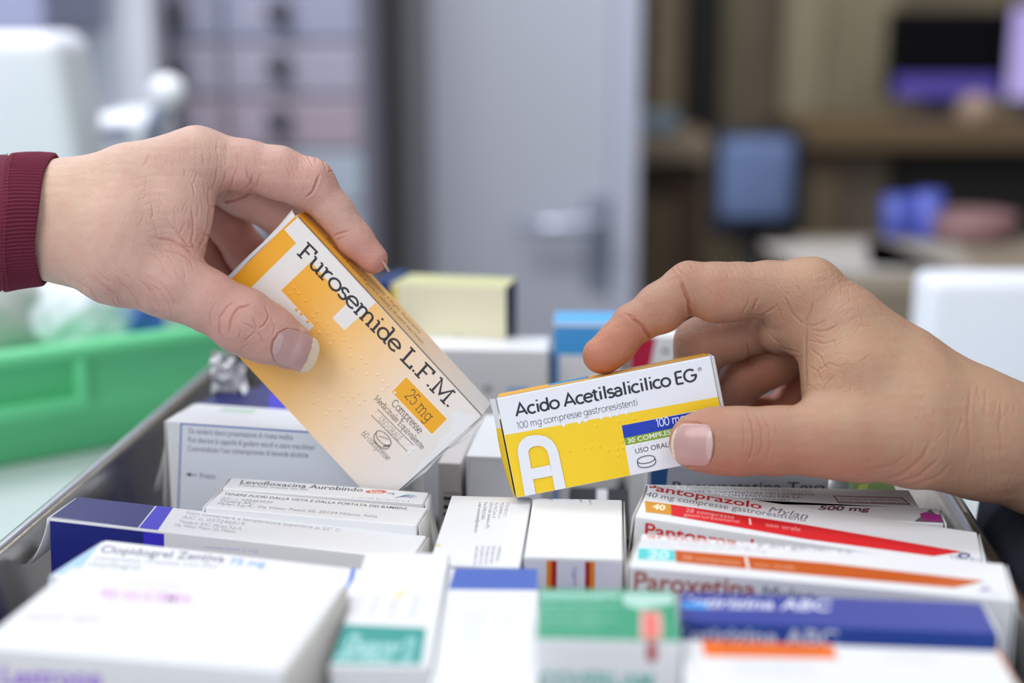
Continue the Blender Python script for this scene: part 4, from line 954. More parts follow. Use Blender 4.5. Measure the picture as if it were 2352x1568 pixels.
# left end: opened tuck flap with a half-moon cut, torn top corner
c.uvrect(c.left, 0, 0, 1, .78, YE)
mb = MB(); lf = c.left; vs = []; n_ = 10
for j in range(n_+1):
    q = j/n_; b = c.H*(1-q)
    bul = 0.0022*math.sin(q*math.pi) + 0.0012 + 0.0022*max(0, .25-q)*4
    for k, a in enumerate((c.D-0.0002, c.D-.003, c.D-.007)): vs.append(lf.pt(a, b*.985+.0003, 0.0003 + (0, .45, .8)[k]*bul + .0002))
fs = [[j*3+k, (j+1)*3+k, (j+1)*3+k+1, j*3+k+1] for j in range(n_) for k in range(2)]
fy = [f for i, f in enumerate(fs) if i >= 6]; fw = [f for i, f in enumerate(fs) if i < 6]
mb.add(vs, fw, WHT, True); mb.add(vs, fy, ink(YE), True)
mb.add([Vector(v) + c.ay*.0005 for v in vs], [f[::-1] for f in fs], RAW, True)
c.flaps.append(('open_end_flap', mb))
mb = MB(); mb.box(frame(c.C + c.ax*(c.W/2+.0008) - c.ay*.0006, c.ax, c.ay, c.az), (.0014, c.D-.0014, c.H-.0008), mat('end_panel_board', '#c9c8ca', rough=.6), .0004)
c.flaps.append(('end_flap', mb))
e = c.done('yellow and white acido acetilsalicilico carton held level in the right hand', 'carton')
ACART = c
# ------------------------------------------------------------------ hands
# Hands are grown from a smooth distance field. Units: 1 u = 0.1714 mm (0.56 m away, one pixel of the frame).
D0 = 0.56; US = D0 / F
def hp(px, py, z):
    k = (D0 - z*US)/D0
    return np.array([(px-CX)*k, -(py-CY)*k, z], float)
def smin(a, b, k):
    h = np.maximum(k - np.abs(a-b), 0)/k
    return np.minimum(a, b) - h*h*k*0.25
class Chain:
    def __init__(s, pts, flat=1.0, k=8):
        s.p = [hp(*q[:3]) for q in pts]; s.r = [q[3] for q in pts]; s.flat = flat; s.k = k
        s.zc = [q[2] for q in pts]
        s.lo = np.min([p - r for p, r in zip(s.p, s.r)], 0) - 45; s.hi = np.max([p + r for p, r in zip(s.p, s.r)], 0) + 45
    def d(s, P):
        m = ((P > s.lo-30) & (P < s.hi+30)).all(1)
        if m.all(): return s.dd(P)
        o = np.full(len(P), 300.0)
        if m.any(): o[m] = s.dd(P[m])
        return o
    def dd(s, P):
        out = None
        for a, b, ra, rb in zip(s.p[:-1], s.p[1:], s.r[:-1], s.r[1:]):
            ab = b-a; pa = P-a
            t = np.clip(pa@ab/(ab@ab), 0, 1)
            q = pa - t[:, None]*ab
            if s.flat != 1.0:
                q = q.copy(); q[:, 2] *= s.flat
            L = np.sqrt((q*q).sum(1)); r = ra+(rb-ra)*t
            dd = (L - r) if s.flat == 1.0 else (L - r)/ (1 + (s.flat-1)*np.abs(q[:, 2])/(L+1e-6))
            out = dd if out is None else smin(out, dd, s.k)
        return out
def field(spec, P):
    palm = None
    for c in spec['palm']:
        d = c.d(P); palm = d if palm is None else smin(palm, d, spec.get('kp', 45))
    res = None
    for c, kk in spec['fingers']:
        d = smin(palm, c.d(P), kk)
        res = d if res is None else smin(res, d, 2.5)
    for (cx_, cy_, cz_, r, amp) in spec.get('bumps', ()):
        q = P - hp(cx_, cy_, cz_); res = res - amp*np.exp(-(q*q).sum(1)/(r*r))
    return res
def surface_nets(spec, lo, hi, h):
    ax_ = [np.arange(lo[i], hi[i]+h, h) for i in range(3)]; n = [len(a) for a in ax_]
    V = np.empty(n)
    for i in range(0, n[0], 16):
        Gx, Gy, Gz = np.meshgrid(ax_[0][i:i+16], ax_[1], ax_[2], indexing='ij')
        V[i:i+16] = field(spec, np.stack([Gx.ravel(), Gy.ravel(), Gz.ravel()], 1)).reshape(Gx.shape)
    S = V < 0
    cnt = np.zeros([m-1 for m in n], int)
    for dx in (0, 1):
        for dy in (0, 1):
            for dz in (0, 1): cnt += S[dx:n[0]-1+dx, dy:n[1]-1+dy, dz:n[2]-1+dz]
    act = (cnt > 0) & (cnt < 8); idx = -np.ones(act.shape, int); I = np.argwhere(act); idx[tuple(I.T)] = np.arange(len(I))
    acc = np.zeros((len(I), 3)); w_ = np.zeros(len(I))
    for a in range(3):
        for o1 in (0, 1):
            for o2 in (0, 1):
                b = I.copy(); oth = [k for k in range(3) if k != a]; b[:, oth[0]] += o1; b[:, oth[1]] += o2
                e = b.copy(); e[:, a] += 1
                va = V[tuple(b.T)]; vb = V[tuple(e.T)]; m = (va < 0) != (vb < 0)
                t = np.where(m, va/(va-vb+1e-12), 0); p = b.astype(float); p[:, a] += t
                acc[m] += p[m]; w_[m] += 1
    verts = np.array(lo) + acc/w_[:, None]*h
    faces = []
    for a in range(3):
        b1, b2 = (a+1) % 3, (a+2) % 3
        sl0 = [slice(None)]*3; sl1 = [slice(None)]*3; sl0[a] = slice(0, -1); sl1[a] = slice(1, None)
        ch = S[tuple(sl0)] != S[tuple(sl1)]; E_ = np.argwhere(ch)
        ok = (E_[:, b1] > 0) & (E_[:, b2] > 0) & (E_[:, b1] < n[b1]-1) & (E_[:, b2] < n[b2]-1); E_ = E_[ok]
        ins = S[tuple(E_.T)]
        q = []
        for o1, o2 in ((0, 0), (-1, 0), (-1, -1), (0, -1)):
            c_ = E_.copy(); c_[:, b1] += o1; c_[:, b2] += o2; q.append(idx[tuple(c_.T)])
        Q = np.stack(q, 1); Q[~ins] = Q[~ins][:, ::-1]
        faces.append(Q)
    Fq = np.concatenate(faces); Fq = Fq[(Fq >= 0).all(1)]
    return verts, Fq[:, ::-1] if False else Fq
def subdivide(Vv, Fq):
    E_ = np.sort(np.concatenate([Fq[:, [i, (i+1) % 4]] for i in range(4)]), 1)
    u, inv = np.unique(E_, axis=0, return_inverse=True); inv = inv.ravel()
    nV = len(Vv); nE = len(u); nF = len(Fq)
    em = (Vv[u[:, 0]] + Vv[u[:, 1]])/2; fm_ = Vv[Fq].mean(1)
    e = inv.reshape(4, nF)
    out = []
    for i in range(4): out.append(np.stack([Fq[:, i], nV+e[i], nV+nE+np.arange(nF), nV+e[(i-1) % 4]], 1))
    return np.concatenate([Vv, em, fm_]), np.concatenate(out)
def grad(spec, P, d0):
    g_ = np.empty_like(P)
    for i in range(3):
        Q = P.copy(); Q[:, i] += 1.0; g_[:, i] = field(spec, Q) - d0
    return g_ / np.maximum(np.linalg.norm(g_, axis=1), 1e-6)[:, None]
def seg_dist(X, pts):
    best = np.full(len(X), 1e9); tt = np.zeros(len(X))
    P = np.array(pts, float); n = len(P)-1
    for i in range(n):
        a, b = P[i], P[i+1]; ab = b-a; t = np.clip((X-a)@ab/(ab@ab+1e-9), 0, 1)
        d = np.hypot(*(X-a-t[:, None]*ab).T); m = d < best; best[m] = d[m]; tt[m] = (i+t[m])/n
    return best, tt
def vnoise(P, s, seed):
    r = np.random.RandomState(seed); out = np.zeros(len(P))
    for _ in range(6):
        k = r.normal(size=3); k /= np.linalg.norm(k); out += np.sin(P@k*2*math.pi/s*(0.7+.6*r.rand()) + r.rand()*6.28)
    return out/6
def make_hand(spec, lo, hi, h, creases, flush, lit_spots, name, label, matl):
    Vv, Fq = surface_nets(spec, lo, hi, h)
    for _ in range(2):
        d = field(spec, Vv); Vv = Vv - grad(spec, Vv, d)*d[:, None]
    Vv, Fq = subdivide(Vv, Fq)
    for _ in range(2):
        d = field(spec, Vv); g_ = grad(spec, Vv, d); Vv = Vv - g_*d[:, None]
    # remove open-cut border overshoot is not needed: the arm runs out of the picture
    k = (D0 - Vv[:, 2]*US)/D0
    X = np.stack([CX + Vv[:, 0]/k, CY - Vv[:, 1]/k], 1)
    Zs = Vv[:, 2]
    view = np.stack([-Vv[:, 0], -Vv[:, 1], D0/US - Vv[:, 2]], 1); view /= np.linalg.norm(view, axis=1)[:, None]
    face = np.clip(((g_*view).sum(1) + .05)*4, 0, 1)
    disp = 1.3*vnoise(Vv, 75, 3) + .5*vnoise(Vv, 26, 4)
    crease_red_shade = np.zeros(len(Vv)); XW = X + 1.6*np.stack([vnoise(Vv, 22, 7), vnoise(Vv, 22, 8)], 1)
    for cr_ in creases:
        pts, wd, dp = cr_[0], cr_[1]*.72, cr_[2]*.8; zr = cr_[3] if len(cr_) > 3 else (-95, 400)
        pa_ = np.array(pts); nb = ((XW > pa_.min(0)-16) & (XW < pa_.max(0)+16)).all(1)
        d_ = np.full(len(XW), 1e3); t_ = np.zeros(len(XW))
        if nb.any(): d_[nb], t_[nb] = seg_dist(XW[nb], pts)
        taper = np.clip(np.sin(np.clip(t_, .02, .98)*math.pi)*1.8, 0, 1) if dp > 0 else 1
        m = face*((Zs > zr[0]) & (Zs < zr[1]))
        crease_red_shade = np.maximum(crease_red_shade, m*taper*np.exp(-(d_/(wd*1.2))**2)*min(.5, .12*dp))
        disp += m*taper*(-dp*np.exp(-(d_/wd)**2) + .18*dp*np.exp(-((d_-2.2*wd)/wd)**2))
    Vv = Vv + g_*disp[:, None]
    fl = np.zeros(len(Vv))
    for (cx_, cy_, cz_, r, a) in flush:
        q = Vv - hp(cx_, cy_, cz_); fl += a*np.exp(-(q*q).sum(1)/(r*r))
    fl = np.clip(fl + .10*vnoise(Vv, 90, 11) + .05*vnoise(Vv, 30, 12), 0, 1)
    fl = np.clip(fl + crease_red_shade, 0, 1)  # creases get their redness and a painted shade in the skin colour
    tn = np.zeros(len(Vv))
    for (cx_, cy_, cz_, r, a) in lit_spots:
        q = Vv - hp(cx_, cy_, cz_); tn += a*np.exp(-(q*q).sum(1)/(r*r))
    W3 = np.array(CM.to_3x3()); P = (Vv*US)@W3.T + np.array(CM.translation) + 0
    # camera frame depth: z = -(D0 - z*US)
    C3 = Vv*US; C3[:, 2] -= D0; C3 *= HS; P = C3@W3.T + np.array(CM.translation)
    org = P.mean(0)
    me = bpy.data.meshes.new(name); me.vertices.add(len(P)); me.vertices.foreach_set('co', (P-org).ravel())
    me.loops.add(Fq.size); me.loops.foreach_set('vertex_index', Fq.ravel()); me.polygons.add(len(Fq))
    me.polygons.foreach_set('loop_start', np.arange(0, Fq.size, 4)); me.update(calc_edges=True); me.validate()
    me.polygons.foreach_set('use_smooth', np.ones(len(me.polygons), bool))
    for nm, arr in (('flush', fl), ('yellow', np.clip(tn, 0, 1))):  # yellow holds the highlight that is painted into the skin colour
        at_ = me.attributes.new(nm, 'FLOAT', 'POINT'); at_.data.foreach_set('value', arr)
    me.materials.append(matl); me.update()
    o = bpy.data.objects.new(name, me); COL.objects.link(o); o.location = org; ORG[o.name] = Vector(org)
    props(o, label, 'person'); return o
def skin_mat(name, base, red, lit_tone, rough=.42):
    m = bpy.data.materials.new(name); m.use_nodes = True; nt = m.node_tree; N = nt.nodes; L = nt.links; b = N['Principled BSDF']
    b.inputs['Roughness'].default_value = rough; b.inputs['Specular IOR Level'].default_value = .42
    b.inputs['Subsurface Weight'].default_value = .22; b.inputs['Subsurface Radius'].default_value = (1, .35, .18); b.inputs['Subsurface Scale'].default_value = .0032
    tc = N.new('ShaderNodeTexCoord')
    def attr(n_):
        a = N.new('ShaderNodeAttribute'); a.attribute_name = n_; return a.outputs['Fac']
    def mix(fac, A, B):
        x = N.new('ShaderNodeMix'); x.data_type = 'RGBA'
        for s_, v in (('A', A), ('B', B)):
            if isinstance(v, str): x.inputs[s_].default_value = (*srgb(v), 1)
            else: L.new(v, x.inputs[s_])
        if isinstance(fac, float): x.inputs['Factor'].default_value = fac
        else: L.new(fac, x.inputs['Factor'])
        return x.outputs['Result']
    def mul(a, k):
        x = N.new('ShaderNodeMath'); x.operation = 'MULTIPLY'; L.new(a, x.inputs[0]); x.inputs[1].default_value = k; return x.outputs[0]
    def noise(sc, det=3, rgh=.55):
        n_ = N.new('ShaderNodeTexNoise'); n_.inputs['Scale'].default_value = sc; n_.inputs['Detail'].default_value = det; n_.inputs['Roughness'].default_value = rgh; L.new(tc.outputs['Object'], n_.inputs['Vector']); return n_
    c1 = mix(attr('yellow'), base, lit_tone); c2 = mix(attr('flush'), c1, red)
    mot = noise(160, 4); mr = N.new('ShaderNodeMapRange'); mr.inputs['From Min'].default_value = .35; mr.inputs['From Max'].default_value = .7; mr.inputs['To Max'].default_value = .22
    L.new(mot.outputs['Fac'], mr.inputs['Value']); c3 = mix(mr.outputs[0], c2, red); L.new(c3, b.inputs['Base Color'])
    # fine skin relief: distorted cell edges, fine noise, pores
    dn = noise(220, 2); vm = N.new('ShaderNodeVectorMath'); vm.operation = 'MULTIPLY_ADD'
    mp = N.new('ShaderNodeMapping'); mp.inputs['Scale'].default_value = (1.7, 1.0, .85); L.new(tc.outputs['Object'], mp.inputs['Vector'])
    L.new(dn.outputs['Color'], vm.inputs[0]); vm.inputs[1].default_value = (.0014, .0014, .0014); L.new(mp.outputs['Vector'], vm.inputs[2])
    h_ = None
    for sc, wgt in ((640, .55), (1250, .35)):
        vo = N.new('ShaderNodeTexVoronoi'); vo.feature = 'DISTANCE_TO_EDGE'; vo.inputs['Scale'].default_value = sc; L.new(vm.outputs[0], vo.inputs['Vector'])
        cl = N.new('ShaderNodeMapRange'); cl.inputs['From Max'].default_value = .16; L.new(vo.outputs['Distance'], cl.inputs['Value']); x = mul(cl.outputs[0], wgt)
        if h_ is None: h_ = x
        else:
            a = N.new('ShaderNodeMath'); a.operation = 'ADD'; L.new(h_, a.inputs[0]); L.new(x, a.inputs[1]); h_ = a.outputs[0]
    fn = noise(1900, 2); a = N.new('ShaderNodeMath'); a.operation = 'ADD'; L.new(h_, a.inputs[0]); L.new(mul(fn.outputs['Fac'], .5), a.inputs[1])
    ln = noise(300, 4); a2 = N.new('ShaderNodeMath'); a2.operation = 'ADD'; L.new(a.outputs[0], a2.inputs[0]); L.new(mul(ln.outputs['Fac'], .9), a2.inputs[1])
    bp = N.new('ShaderNodeBump'); bp.inputs['Strength'].default_value = .42; bp.inputs['Distance'].default_value = .0004
    L.new(a2.outputs[0], bp.inputs['Height']); L.new(bp.outputs['Normal'], b.inputs['Normal'])
    return m
SK1 = skin_mat('skin_fair', '#cba597', '#c28073', '#d4b49c'); SK2 = skin_mat('skin_tanned', '#ad8871', '#b97256', '#bd9a79')
NAIL = mat('nail_plate', '#ba9490', rough=.3, coat=.15); NWH = mat('nail_free_edge', '#d9c6ae', rough=.35); NLU = mat('nail_lunula', '#c6a7a3', rough=.3, coat=.15)
def world(px, py, z):
    v = hp(px, py, z)*US; return camp(v[0]*HS, v[1]*HS, (v[2]-D0)*HS)
HS = HL      # the left hand is a touch farther away, with its carton
# ---- left hand (person with the maroon sleeve)
Lspec = dict(kp=60, palm=[
    Chain([(-260, 560, -60, 140), (20, 515, -45, 132), (130, 506, -40, 127)], k=30),
    Chain([(120, 468, 0, 86), (300, 414, 5, 80), (450, 366, -8, 71)], k=20),
    Chain([(120, 476, -100, 86), (300, 428, -120, 74), (462, 372, -118, 68)], k=20),
    Chain([(120, 500, -170, 80), (440, 410, -215, 60)]),
    Chain([(120, 520, -200, 76), (400, 450, -300, 54)]),
    Chain([(165, 520, 8, 104), (280, 520, 40, 104), (385, 490, 22, 84)], k=20),
    Chain([(165, 545, 10, 96), (270, 600, 60, 94), (390, 652, 58, 74)], k=30),
    Chain([(430, 455, -5, 50), (420, 560, 25, 42)], k=10),
], fingers=[
    (Chain([(450, 366, -10, 70), (560, 379, -24, 58), (640, 396, -34, 59), (712, 424, -46, 58), (768, 484, -54, 43), (816, 552, -62, 41), (857, 594, -64, 35)], k=16), 26),
    (Chain([(465, 385, -118, 66), (560, 440, -140, 58), (648, 492, -168, 54), (690, 560, -196, 44), (712, 640, -200, 38)], k=16), 26),
    (Chain([(440, 415, -215, 60), (520, 510, -240, 52), (566, 580, -245, 50), (600, 650, -225, 42), (640, 710, -212, 36)], k=16), 24),
    (Chain([(400, 450, -300, 52), (470, 560, -300, 46), (500, 625, -285, 42), (540, 690, -262, 36), (570, 740, -250, 32)], k=16), 22),
    (Chain([(385, 648, 58, 76), (470, 687, 55, 67), (560, 738, 42, 73), (610, 765, 30, 66), (664, 793, 14, 55)], flat=1.18, k=20), 30),
], bumps=[(470, 330, 30, 45, 5), (735, 385, -20, 28, 5), (560, 725, 100, 45, 4), (560, 430, 30, 40, 6), (650, 440, 15, 45, 6), (790, 510, -20, 25, 3), (452, 520, 50, 40, 5)])
Lcre = [
    # thumb knuckle whorl
    ([(545, 690), (520, 705), (506, 730), (504, 762), (515, 785)], 3.2, 3.4), ([(585, 697), (548, 706), (530, 735), (526, 770)], 3.0, 4.6), ([(608, 702), (618, 725), (606, 748), (590, 757)], 2.6, 3.4),
    ([(590, 757), (570, 748), (552, 738)], 2.2, 2.8), ([(590, 757), (575, 772), (560, 785)], 2.2, 2.6), ([(590, 757), (600, 775), (606, 790)], 2.0, 2.4), ([(590, 757), (585, 738), (580, 725)], 2.0, 2.4),
    ([(545, 745), (552, 760), (548, 778)], 2.2, 2.6), ([(620, 725), (632, 748), (628, 770)], 2.2, 2.0), ([(536, 700), (516, 712)], 2, 1.8), ([(570, 792), (552, 800)], 2, 1.8), ([(490, 700), (482, 728), (486, 755)], 3, 1.8), ([(497, 690), (490, 715)], 2.4, 1.5),
    # web and palm folds
    ([(584, 432), (560, 452), (530, 462), (500, 470), (484, 476)], 4, 6), ([(484, 420), (478, 450), (483, 480), (478, 520), (468, 552), (452, 580)], 4, 4), ([(440, 470), (445, 520), (440, 556), (452, 580)], 3.5, 3.2),
    ([(350, 545), (390, 552), (425, 568), (450, 590)], 4, 3.6), ([(370, 575), (410, 580), (445, 600)], 3, 2.4), ([(400, 520), (420, 550), (446, 578)], 3, 2.4), ([(380, 500), (410, 540), (440, 575)], 2.6, 2),
    ([(500, 380), (496, 410), (486, 440)], 3.4, 2.6), ([(520, 390), (512, 420), (500, 450)], 3, 2.4), ([(545, 385), (535, 415), (520, 450)], 3, 2.2), ([(565, 380), (570, 405), (585, 432)], 3.4, 3), ([(600, 395), (594, 415), (590, 432)], 3, 2.4), ([(560, 440), (575, 420), (582, 400)], 3, 2.4),
    ([(540, 345), (548, 370), (545, 395)], 3, 1.6), ([(520, 330), (522, 360)], 3, 1.4), ([(500, 320), (498, 350)], 3, 1.2),
    # index creases
    ([(700, 456), (718, 440), (728, 418), (735, 400)], 3.6, 5), ([(705, 352), (712, 368), (720, 385)], 2.6, 2.6), ([(752, 395), (765, 392), (772, 386)], 2.6, 3), ([(740, 362), (748, 380), (750, 392)], 2.6, 2.4), ([(722, 358), (728, 375)], 2.4, 2),
    ([(765, 543), (785, 535), (802, 530)], 3, 3.6), ([(772, 552), (790, 545)], 2.6, 2.2), ([(828, 505), (834, 512)], 2.5, 2),
    # wrist lines low
    ([(170, 640), (205, 665), (230, 695)], 4, 2.4), ([(220, 640), (258, 672), (285, 705)], 4, 2.6), ([(270, 640), (305, 675), (330, 712)], 4, 2.4), ([(320, 640), (350, 672), (372, 712)], 3.6, 2.2), ([(360, 640), (388, 672), (408, 705)], 3.4, 2), ([(140, 610), (160, 640), (190, 668)], 4, 2), ([(245, 650), (275, 690)], 3, 1.8), ([(295, 650), (325, 690)], 3, 1.8),
]
def nail_fold(cx_, cy_, ang, L_, Wd):
    ca, sa = math.cos(ang), math.sin(ang); P = []
    for s_, t_ in ((.5, -1.03), (.2, -1.06), (-.1, -1.06), (-.35, -.9), (-.5, -.5), (-.54, 0), (-.5, .5), (-.35, .9), (-.1, 1.06), (.2, 1.06), (.5, 1.03)):
        P.append((cx_+ca*s_*L_-sa*t_*Wd, cy_+sa*s_*L_+ca*t_*Wd))
    return (P, 3.0, 3.2)
Lcre.append(nail_fold(680, 805, math.radians(21), 106, 43))
for i in range(7):
    x = 430 + i*17; Lcre.append(([(x-2, 318+i*4), (x+4, 345+i*4), (x, 372+i*4)], 2.4, 1.1))
for i in range(9):
    x = 590+i*13; Lcre.append(([(x, 340+i*2), (x+14, 360+i*2.4), (x+20, 384+i*2.6)], 2.0, .8))
for i in range(10):
    y = 400+i*15; Lcre.append(([(300+i*3, y+18), (350+i*3, y), (410, y+6)], 2.2, .7))
rr_ = random.Random(21)
for _ in range(70):
    x = rr_.uniform(330, 470); y = rr_.uniform(330, 600); a_ = rr_.gauss(1.45, .3) if y < 520 else rr_.gauss(.5, .35); l_ = rr_.uniform(18, 48)
    Lcre.append(([(x, y), (x+l_*.5*math.cos(a_)+2, y+l_*.5*math.sin(a_)), (x+l_*math.cos(a_), y+l_*math.sin(a_))], rr_.uniform(2.2, 3), rr_.uniform(.8, 1.7)))
for _ in range(60):
    x = rr_.uniform(150, 420); y = rr_.uniform(600, 700); a_ = rr_.gauss(.95, .2); l_ = rr_.uniform(20, 55)
    Lcre.append(([(x, y), (x+l_*.5*math.cos(a_)+2, y+l_*.5*math.sin(a_)), (x+l_*math.cos(a_), y+l_*math.sin(a_))], rr_.uniform(2.2, 3.2), rr_.uniform(.7, 1.6)))
for _ in range(40):
    x = rr_.uniform(500, 700); y = rr_.uniform(350, 440); a_ = rr_.gauss(1.3, .25); l_ = rr_.uniform(12, 30)
    Lcre.append(([(x, y), (x+l_*.5*math.cos(a_)+1, y+l_*.5*math.sin(a_)), (x+l_*math.cos(a_), y+l_*math.sin(a_))], 2.2, rr_.uniform(.6, 1.3)))
Lfl = [(853, 600, -60, 62, .85), (812, 545, -55, 45, .35), (740, 400, -40, 60, .35), (560, 740, 60, 80, .45), (660, 770, 40, 60, .35), (500, 640, 60, 90, .25), (640, 430, -30, 90, .35), (500, 540, -240, 150, .7), (600, 600, -220, 120, .6), (560, 430, 0, 60, .3), (430, 570, 40, 60, .3), (290, 600, 60, 90, .15)]
Llit = [(110, 430, 60, 200, .8), (250, 380, 60, 150, .4), (470, 310, 40, 60, .4)]  # paler spots on wrist and knuckle: highlight painted into the skin
lo = hp(-330, 900, -380); hi = hp(960, 240, 200)
lh = make_hand(Lspec, (-1560, -130, -375), (-270, 545, 190), 4.5, Lcre, Lfl, Llit, 'person', 'hand and wrist in a maroon ribbed sleeve, holding the tilted orange carton from the left', SK1)

def thumb_nail(spec, cpx, cpy, ang, L_, Wd, name, parent, free=.26, base_round=.55, lift=2.2, tip_round=.6):
    """nail plate laid over the finger surface; ang = pixel direction of the finger axis"""
    ca, sa = math.cos(ang), math.sin(ang)
    def surf(px, py):
        z0 = 160.0; zz = np.arange(z0, -60, -2.0); P = np.array([hp(px, py, z) for z in zz]); d = field(spec, P); i = np.argmax(d < 0)
        return zz[i] if d[i] < 0 else None
    A_ = []; B_ = []
    for s_ in np.linspace(-.5, .30, 7):
        for t_ in np.linspace(-.8, .8, 7):
            px = cpx + ca*s_*L_ - sa*t_*Wd; py = cpy + sa*s_*L_ + ca*t_*Wd; z = surf(px, py)
            if z is not None: A_.append([1, s_, t_, s_*t_, s_*s_, t_*t_]); B_.append(z)
    co = np.linalg.lstsq(np.array(A_), np.array(B_), rcond=None)[0]; co[4] = max(min(co[4], 4), -14)
    ns, nt_ = 44, 28; vs = []; 
    for i in range(ns+1):
        s_ = -0.5 + i/ns
        for j in range(nt_+1):
            q = -1 + 2*j/nt_
            wmax = 1.0
            if s_ < -.5+base_round*.5: u_ = (s_+.5)/(base_round*.5); wmax = math.sqrt(max(1-(1-u_)**2, 0))*.96+.04
            if s_ > .5-tip_round*.4: u_ = (.5-s_)/(tip_round*.4); wmax = min(wmax, math.sqrt(max(1-(1-u_)**2, 0))*.97+.03)
            t_ = q*wmax
            z = co@np.array([1, s_, t_, s_*t_, s_*s_, t_*t_]) + lift - 1.0*abs(t_)**6
            px = cpx + ca*s_*L_ - sa*t_*Wd; py = cpy + sa*s_*L_ + ca*t_*Wd
            zs = surf(px, py)
            if zs is not None: z = max(z, zs + 3.0 - .8*abs(t_)**6)
            vs.append((px, py, z))
    Zg = np.array([v[2] for v in vs]).reshape(ns+1, nt_+1)
    for _ in range(14): Zg[1:-1, 1:-1] = .5*Zg[1:-1, 1:-1] + .125*(Zg[:-2, 1:-1]+Zg[2:, 1:-1]+Zg[1:-1, :-2]+Zg[1:-1, 2:])
    vs = [(v[0], v[1], z) for v, z in zip(vs, Zg.ravel())]
    mb = MB(); fs = []
    n1 = nt_+1
    groups = {NAIL: [], NWH: [], NLU: []}
    for i in range(ns):
        for j in range(nt_):
            s_ = -0.5+(i+.5)/ns; t_ = -1+2*(j+.5)/nt_
            m = NAIL
            if s_ > .5-free + .06*t_*t_*(-1): m = NWH
            if s_ < -.5+.14*(1-t_*t_)+.03: m = NLU
            groups[m].append([i*n1+j, i*n1+j+1, (i+1)*n1+j+1, (i+1)*n1+j])
    W_ = [world(*v) for v in vs]
    for m, f in groups.items(): mb.add(W_, f, m, True)
    Wb = [world(v[0], v[1], v[2]-3.0) for v in vs]
    mb.add(Wb, [f[::-1] for g_ in groups.values() for f in g_], NWH, True)
    rim = [i*n1 for i in range(ns+1)] + [ns*n1+j for j in range(1, n1)] + [i*n1+nt_ for i in range(ns-1, -1, -1)] + [j for j in range(nt_-1, 0, -1)]
    n = len(W_); mb.add(W_+Wb, [[rim[i], rim[(i+1) % len(rim)], n+rim[(i+1) % len(rim)], n+rim[i]] for i in range(len(rim))], NWH, True)
    o = sub(mb, name, parent)
    bmx = bmesh.new(); bmx.from_mesh(o.data); bmesh.ops.remove_doubles(bmx, verts=bmx.verts, dist=1e-6); bmesh.ops.recalc_face_normals(bmx, faces=bmx.faces); bmx.to_mesh(o.data); bmx.free()
    return o
def edge_nail(pts, halfz, name, parent, bulge=4):
    """nail seen from its side: pts = (px, py, z, outward x, outward y) down the finger's back"""
    mb = MB(); vs = []; nq = 10
    for k, (px, py, z, ox, oy) in enumerate(pts):
        hz = halfz*(1 if k < len(pts)-1 else .8)
        for j in range(nq+1):
            q = -1+2*j/nq; dp = (1-q*q)*bulge - bulge
            vs.append((px+ox*dp, py+oy*dp, z+q*hz))
    n1 = nq+1; W_ = [world(*v) for v in vs]; Wb = [world(v[0]-2.5*pts[i//n1][3], v[1]-2.5*pts[i//n1][4], v[2]) for i, v in enumerate(vs)]
    fs = [[i*n1+j, i*n1+j+1, (i+1)*n1+j+1, (i+1)*n1+j] for i in range(len(pts)-1) for j in range(nq)]
    cut = int(len(pts)*.55)*nq
    n = len(W_); rim = [i*n1 for i in range(len(pts))] + [(len(pts)-1)*n1+j for j in range(1, n1)] + [i*n1+nq for i in range(len(pts)-2, -1, -1)] + [j for j in range(nq-1, 0, -1)]
    mb.add(W_+Wb, fs[:cut] + [[rim[i], rim[(i+1) % len(rim)], n+rim[(i+1) % len(rim)], n+rim[i]] for i in range(len(rim))], NAIL, True)
    mb.add(W_, fs[cut:], NWH, True); mb.add(Wb, [f[::-1] for f in fs], NWH, True)
    o = sub(mb, name, parent); bmx = bmesh.new(); bmx.from_mesh(o.data); bmesh.ops.remove_doubles(bmx, verts=bmx.verts, dist=1e-6); bmesh.ops.recalc_face_normals(bmx, faces=bmx.faces); bmx.to_mesh(o.data); bmx.free()
thumb_nail(Lspec, 680, 805, math.radians(21), 106, 43, 'thumb_nail', lh, free=.20)
edge_nail([(849, 536, -66, .88, -.48), (864, 560, -68, .9, -.42), (876, 582, -69, .92, -.38), (885, 602, -69, .94, -.34), (897, 623, -68, .94, -.34)], 30, 'index_nail', lh)
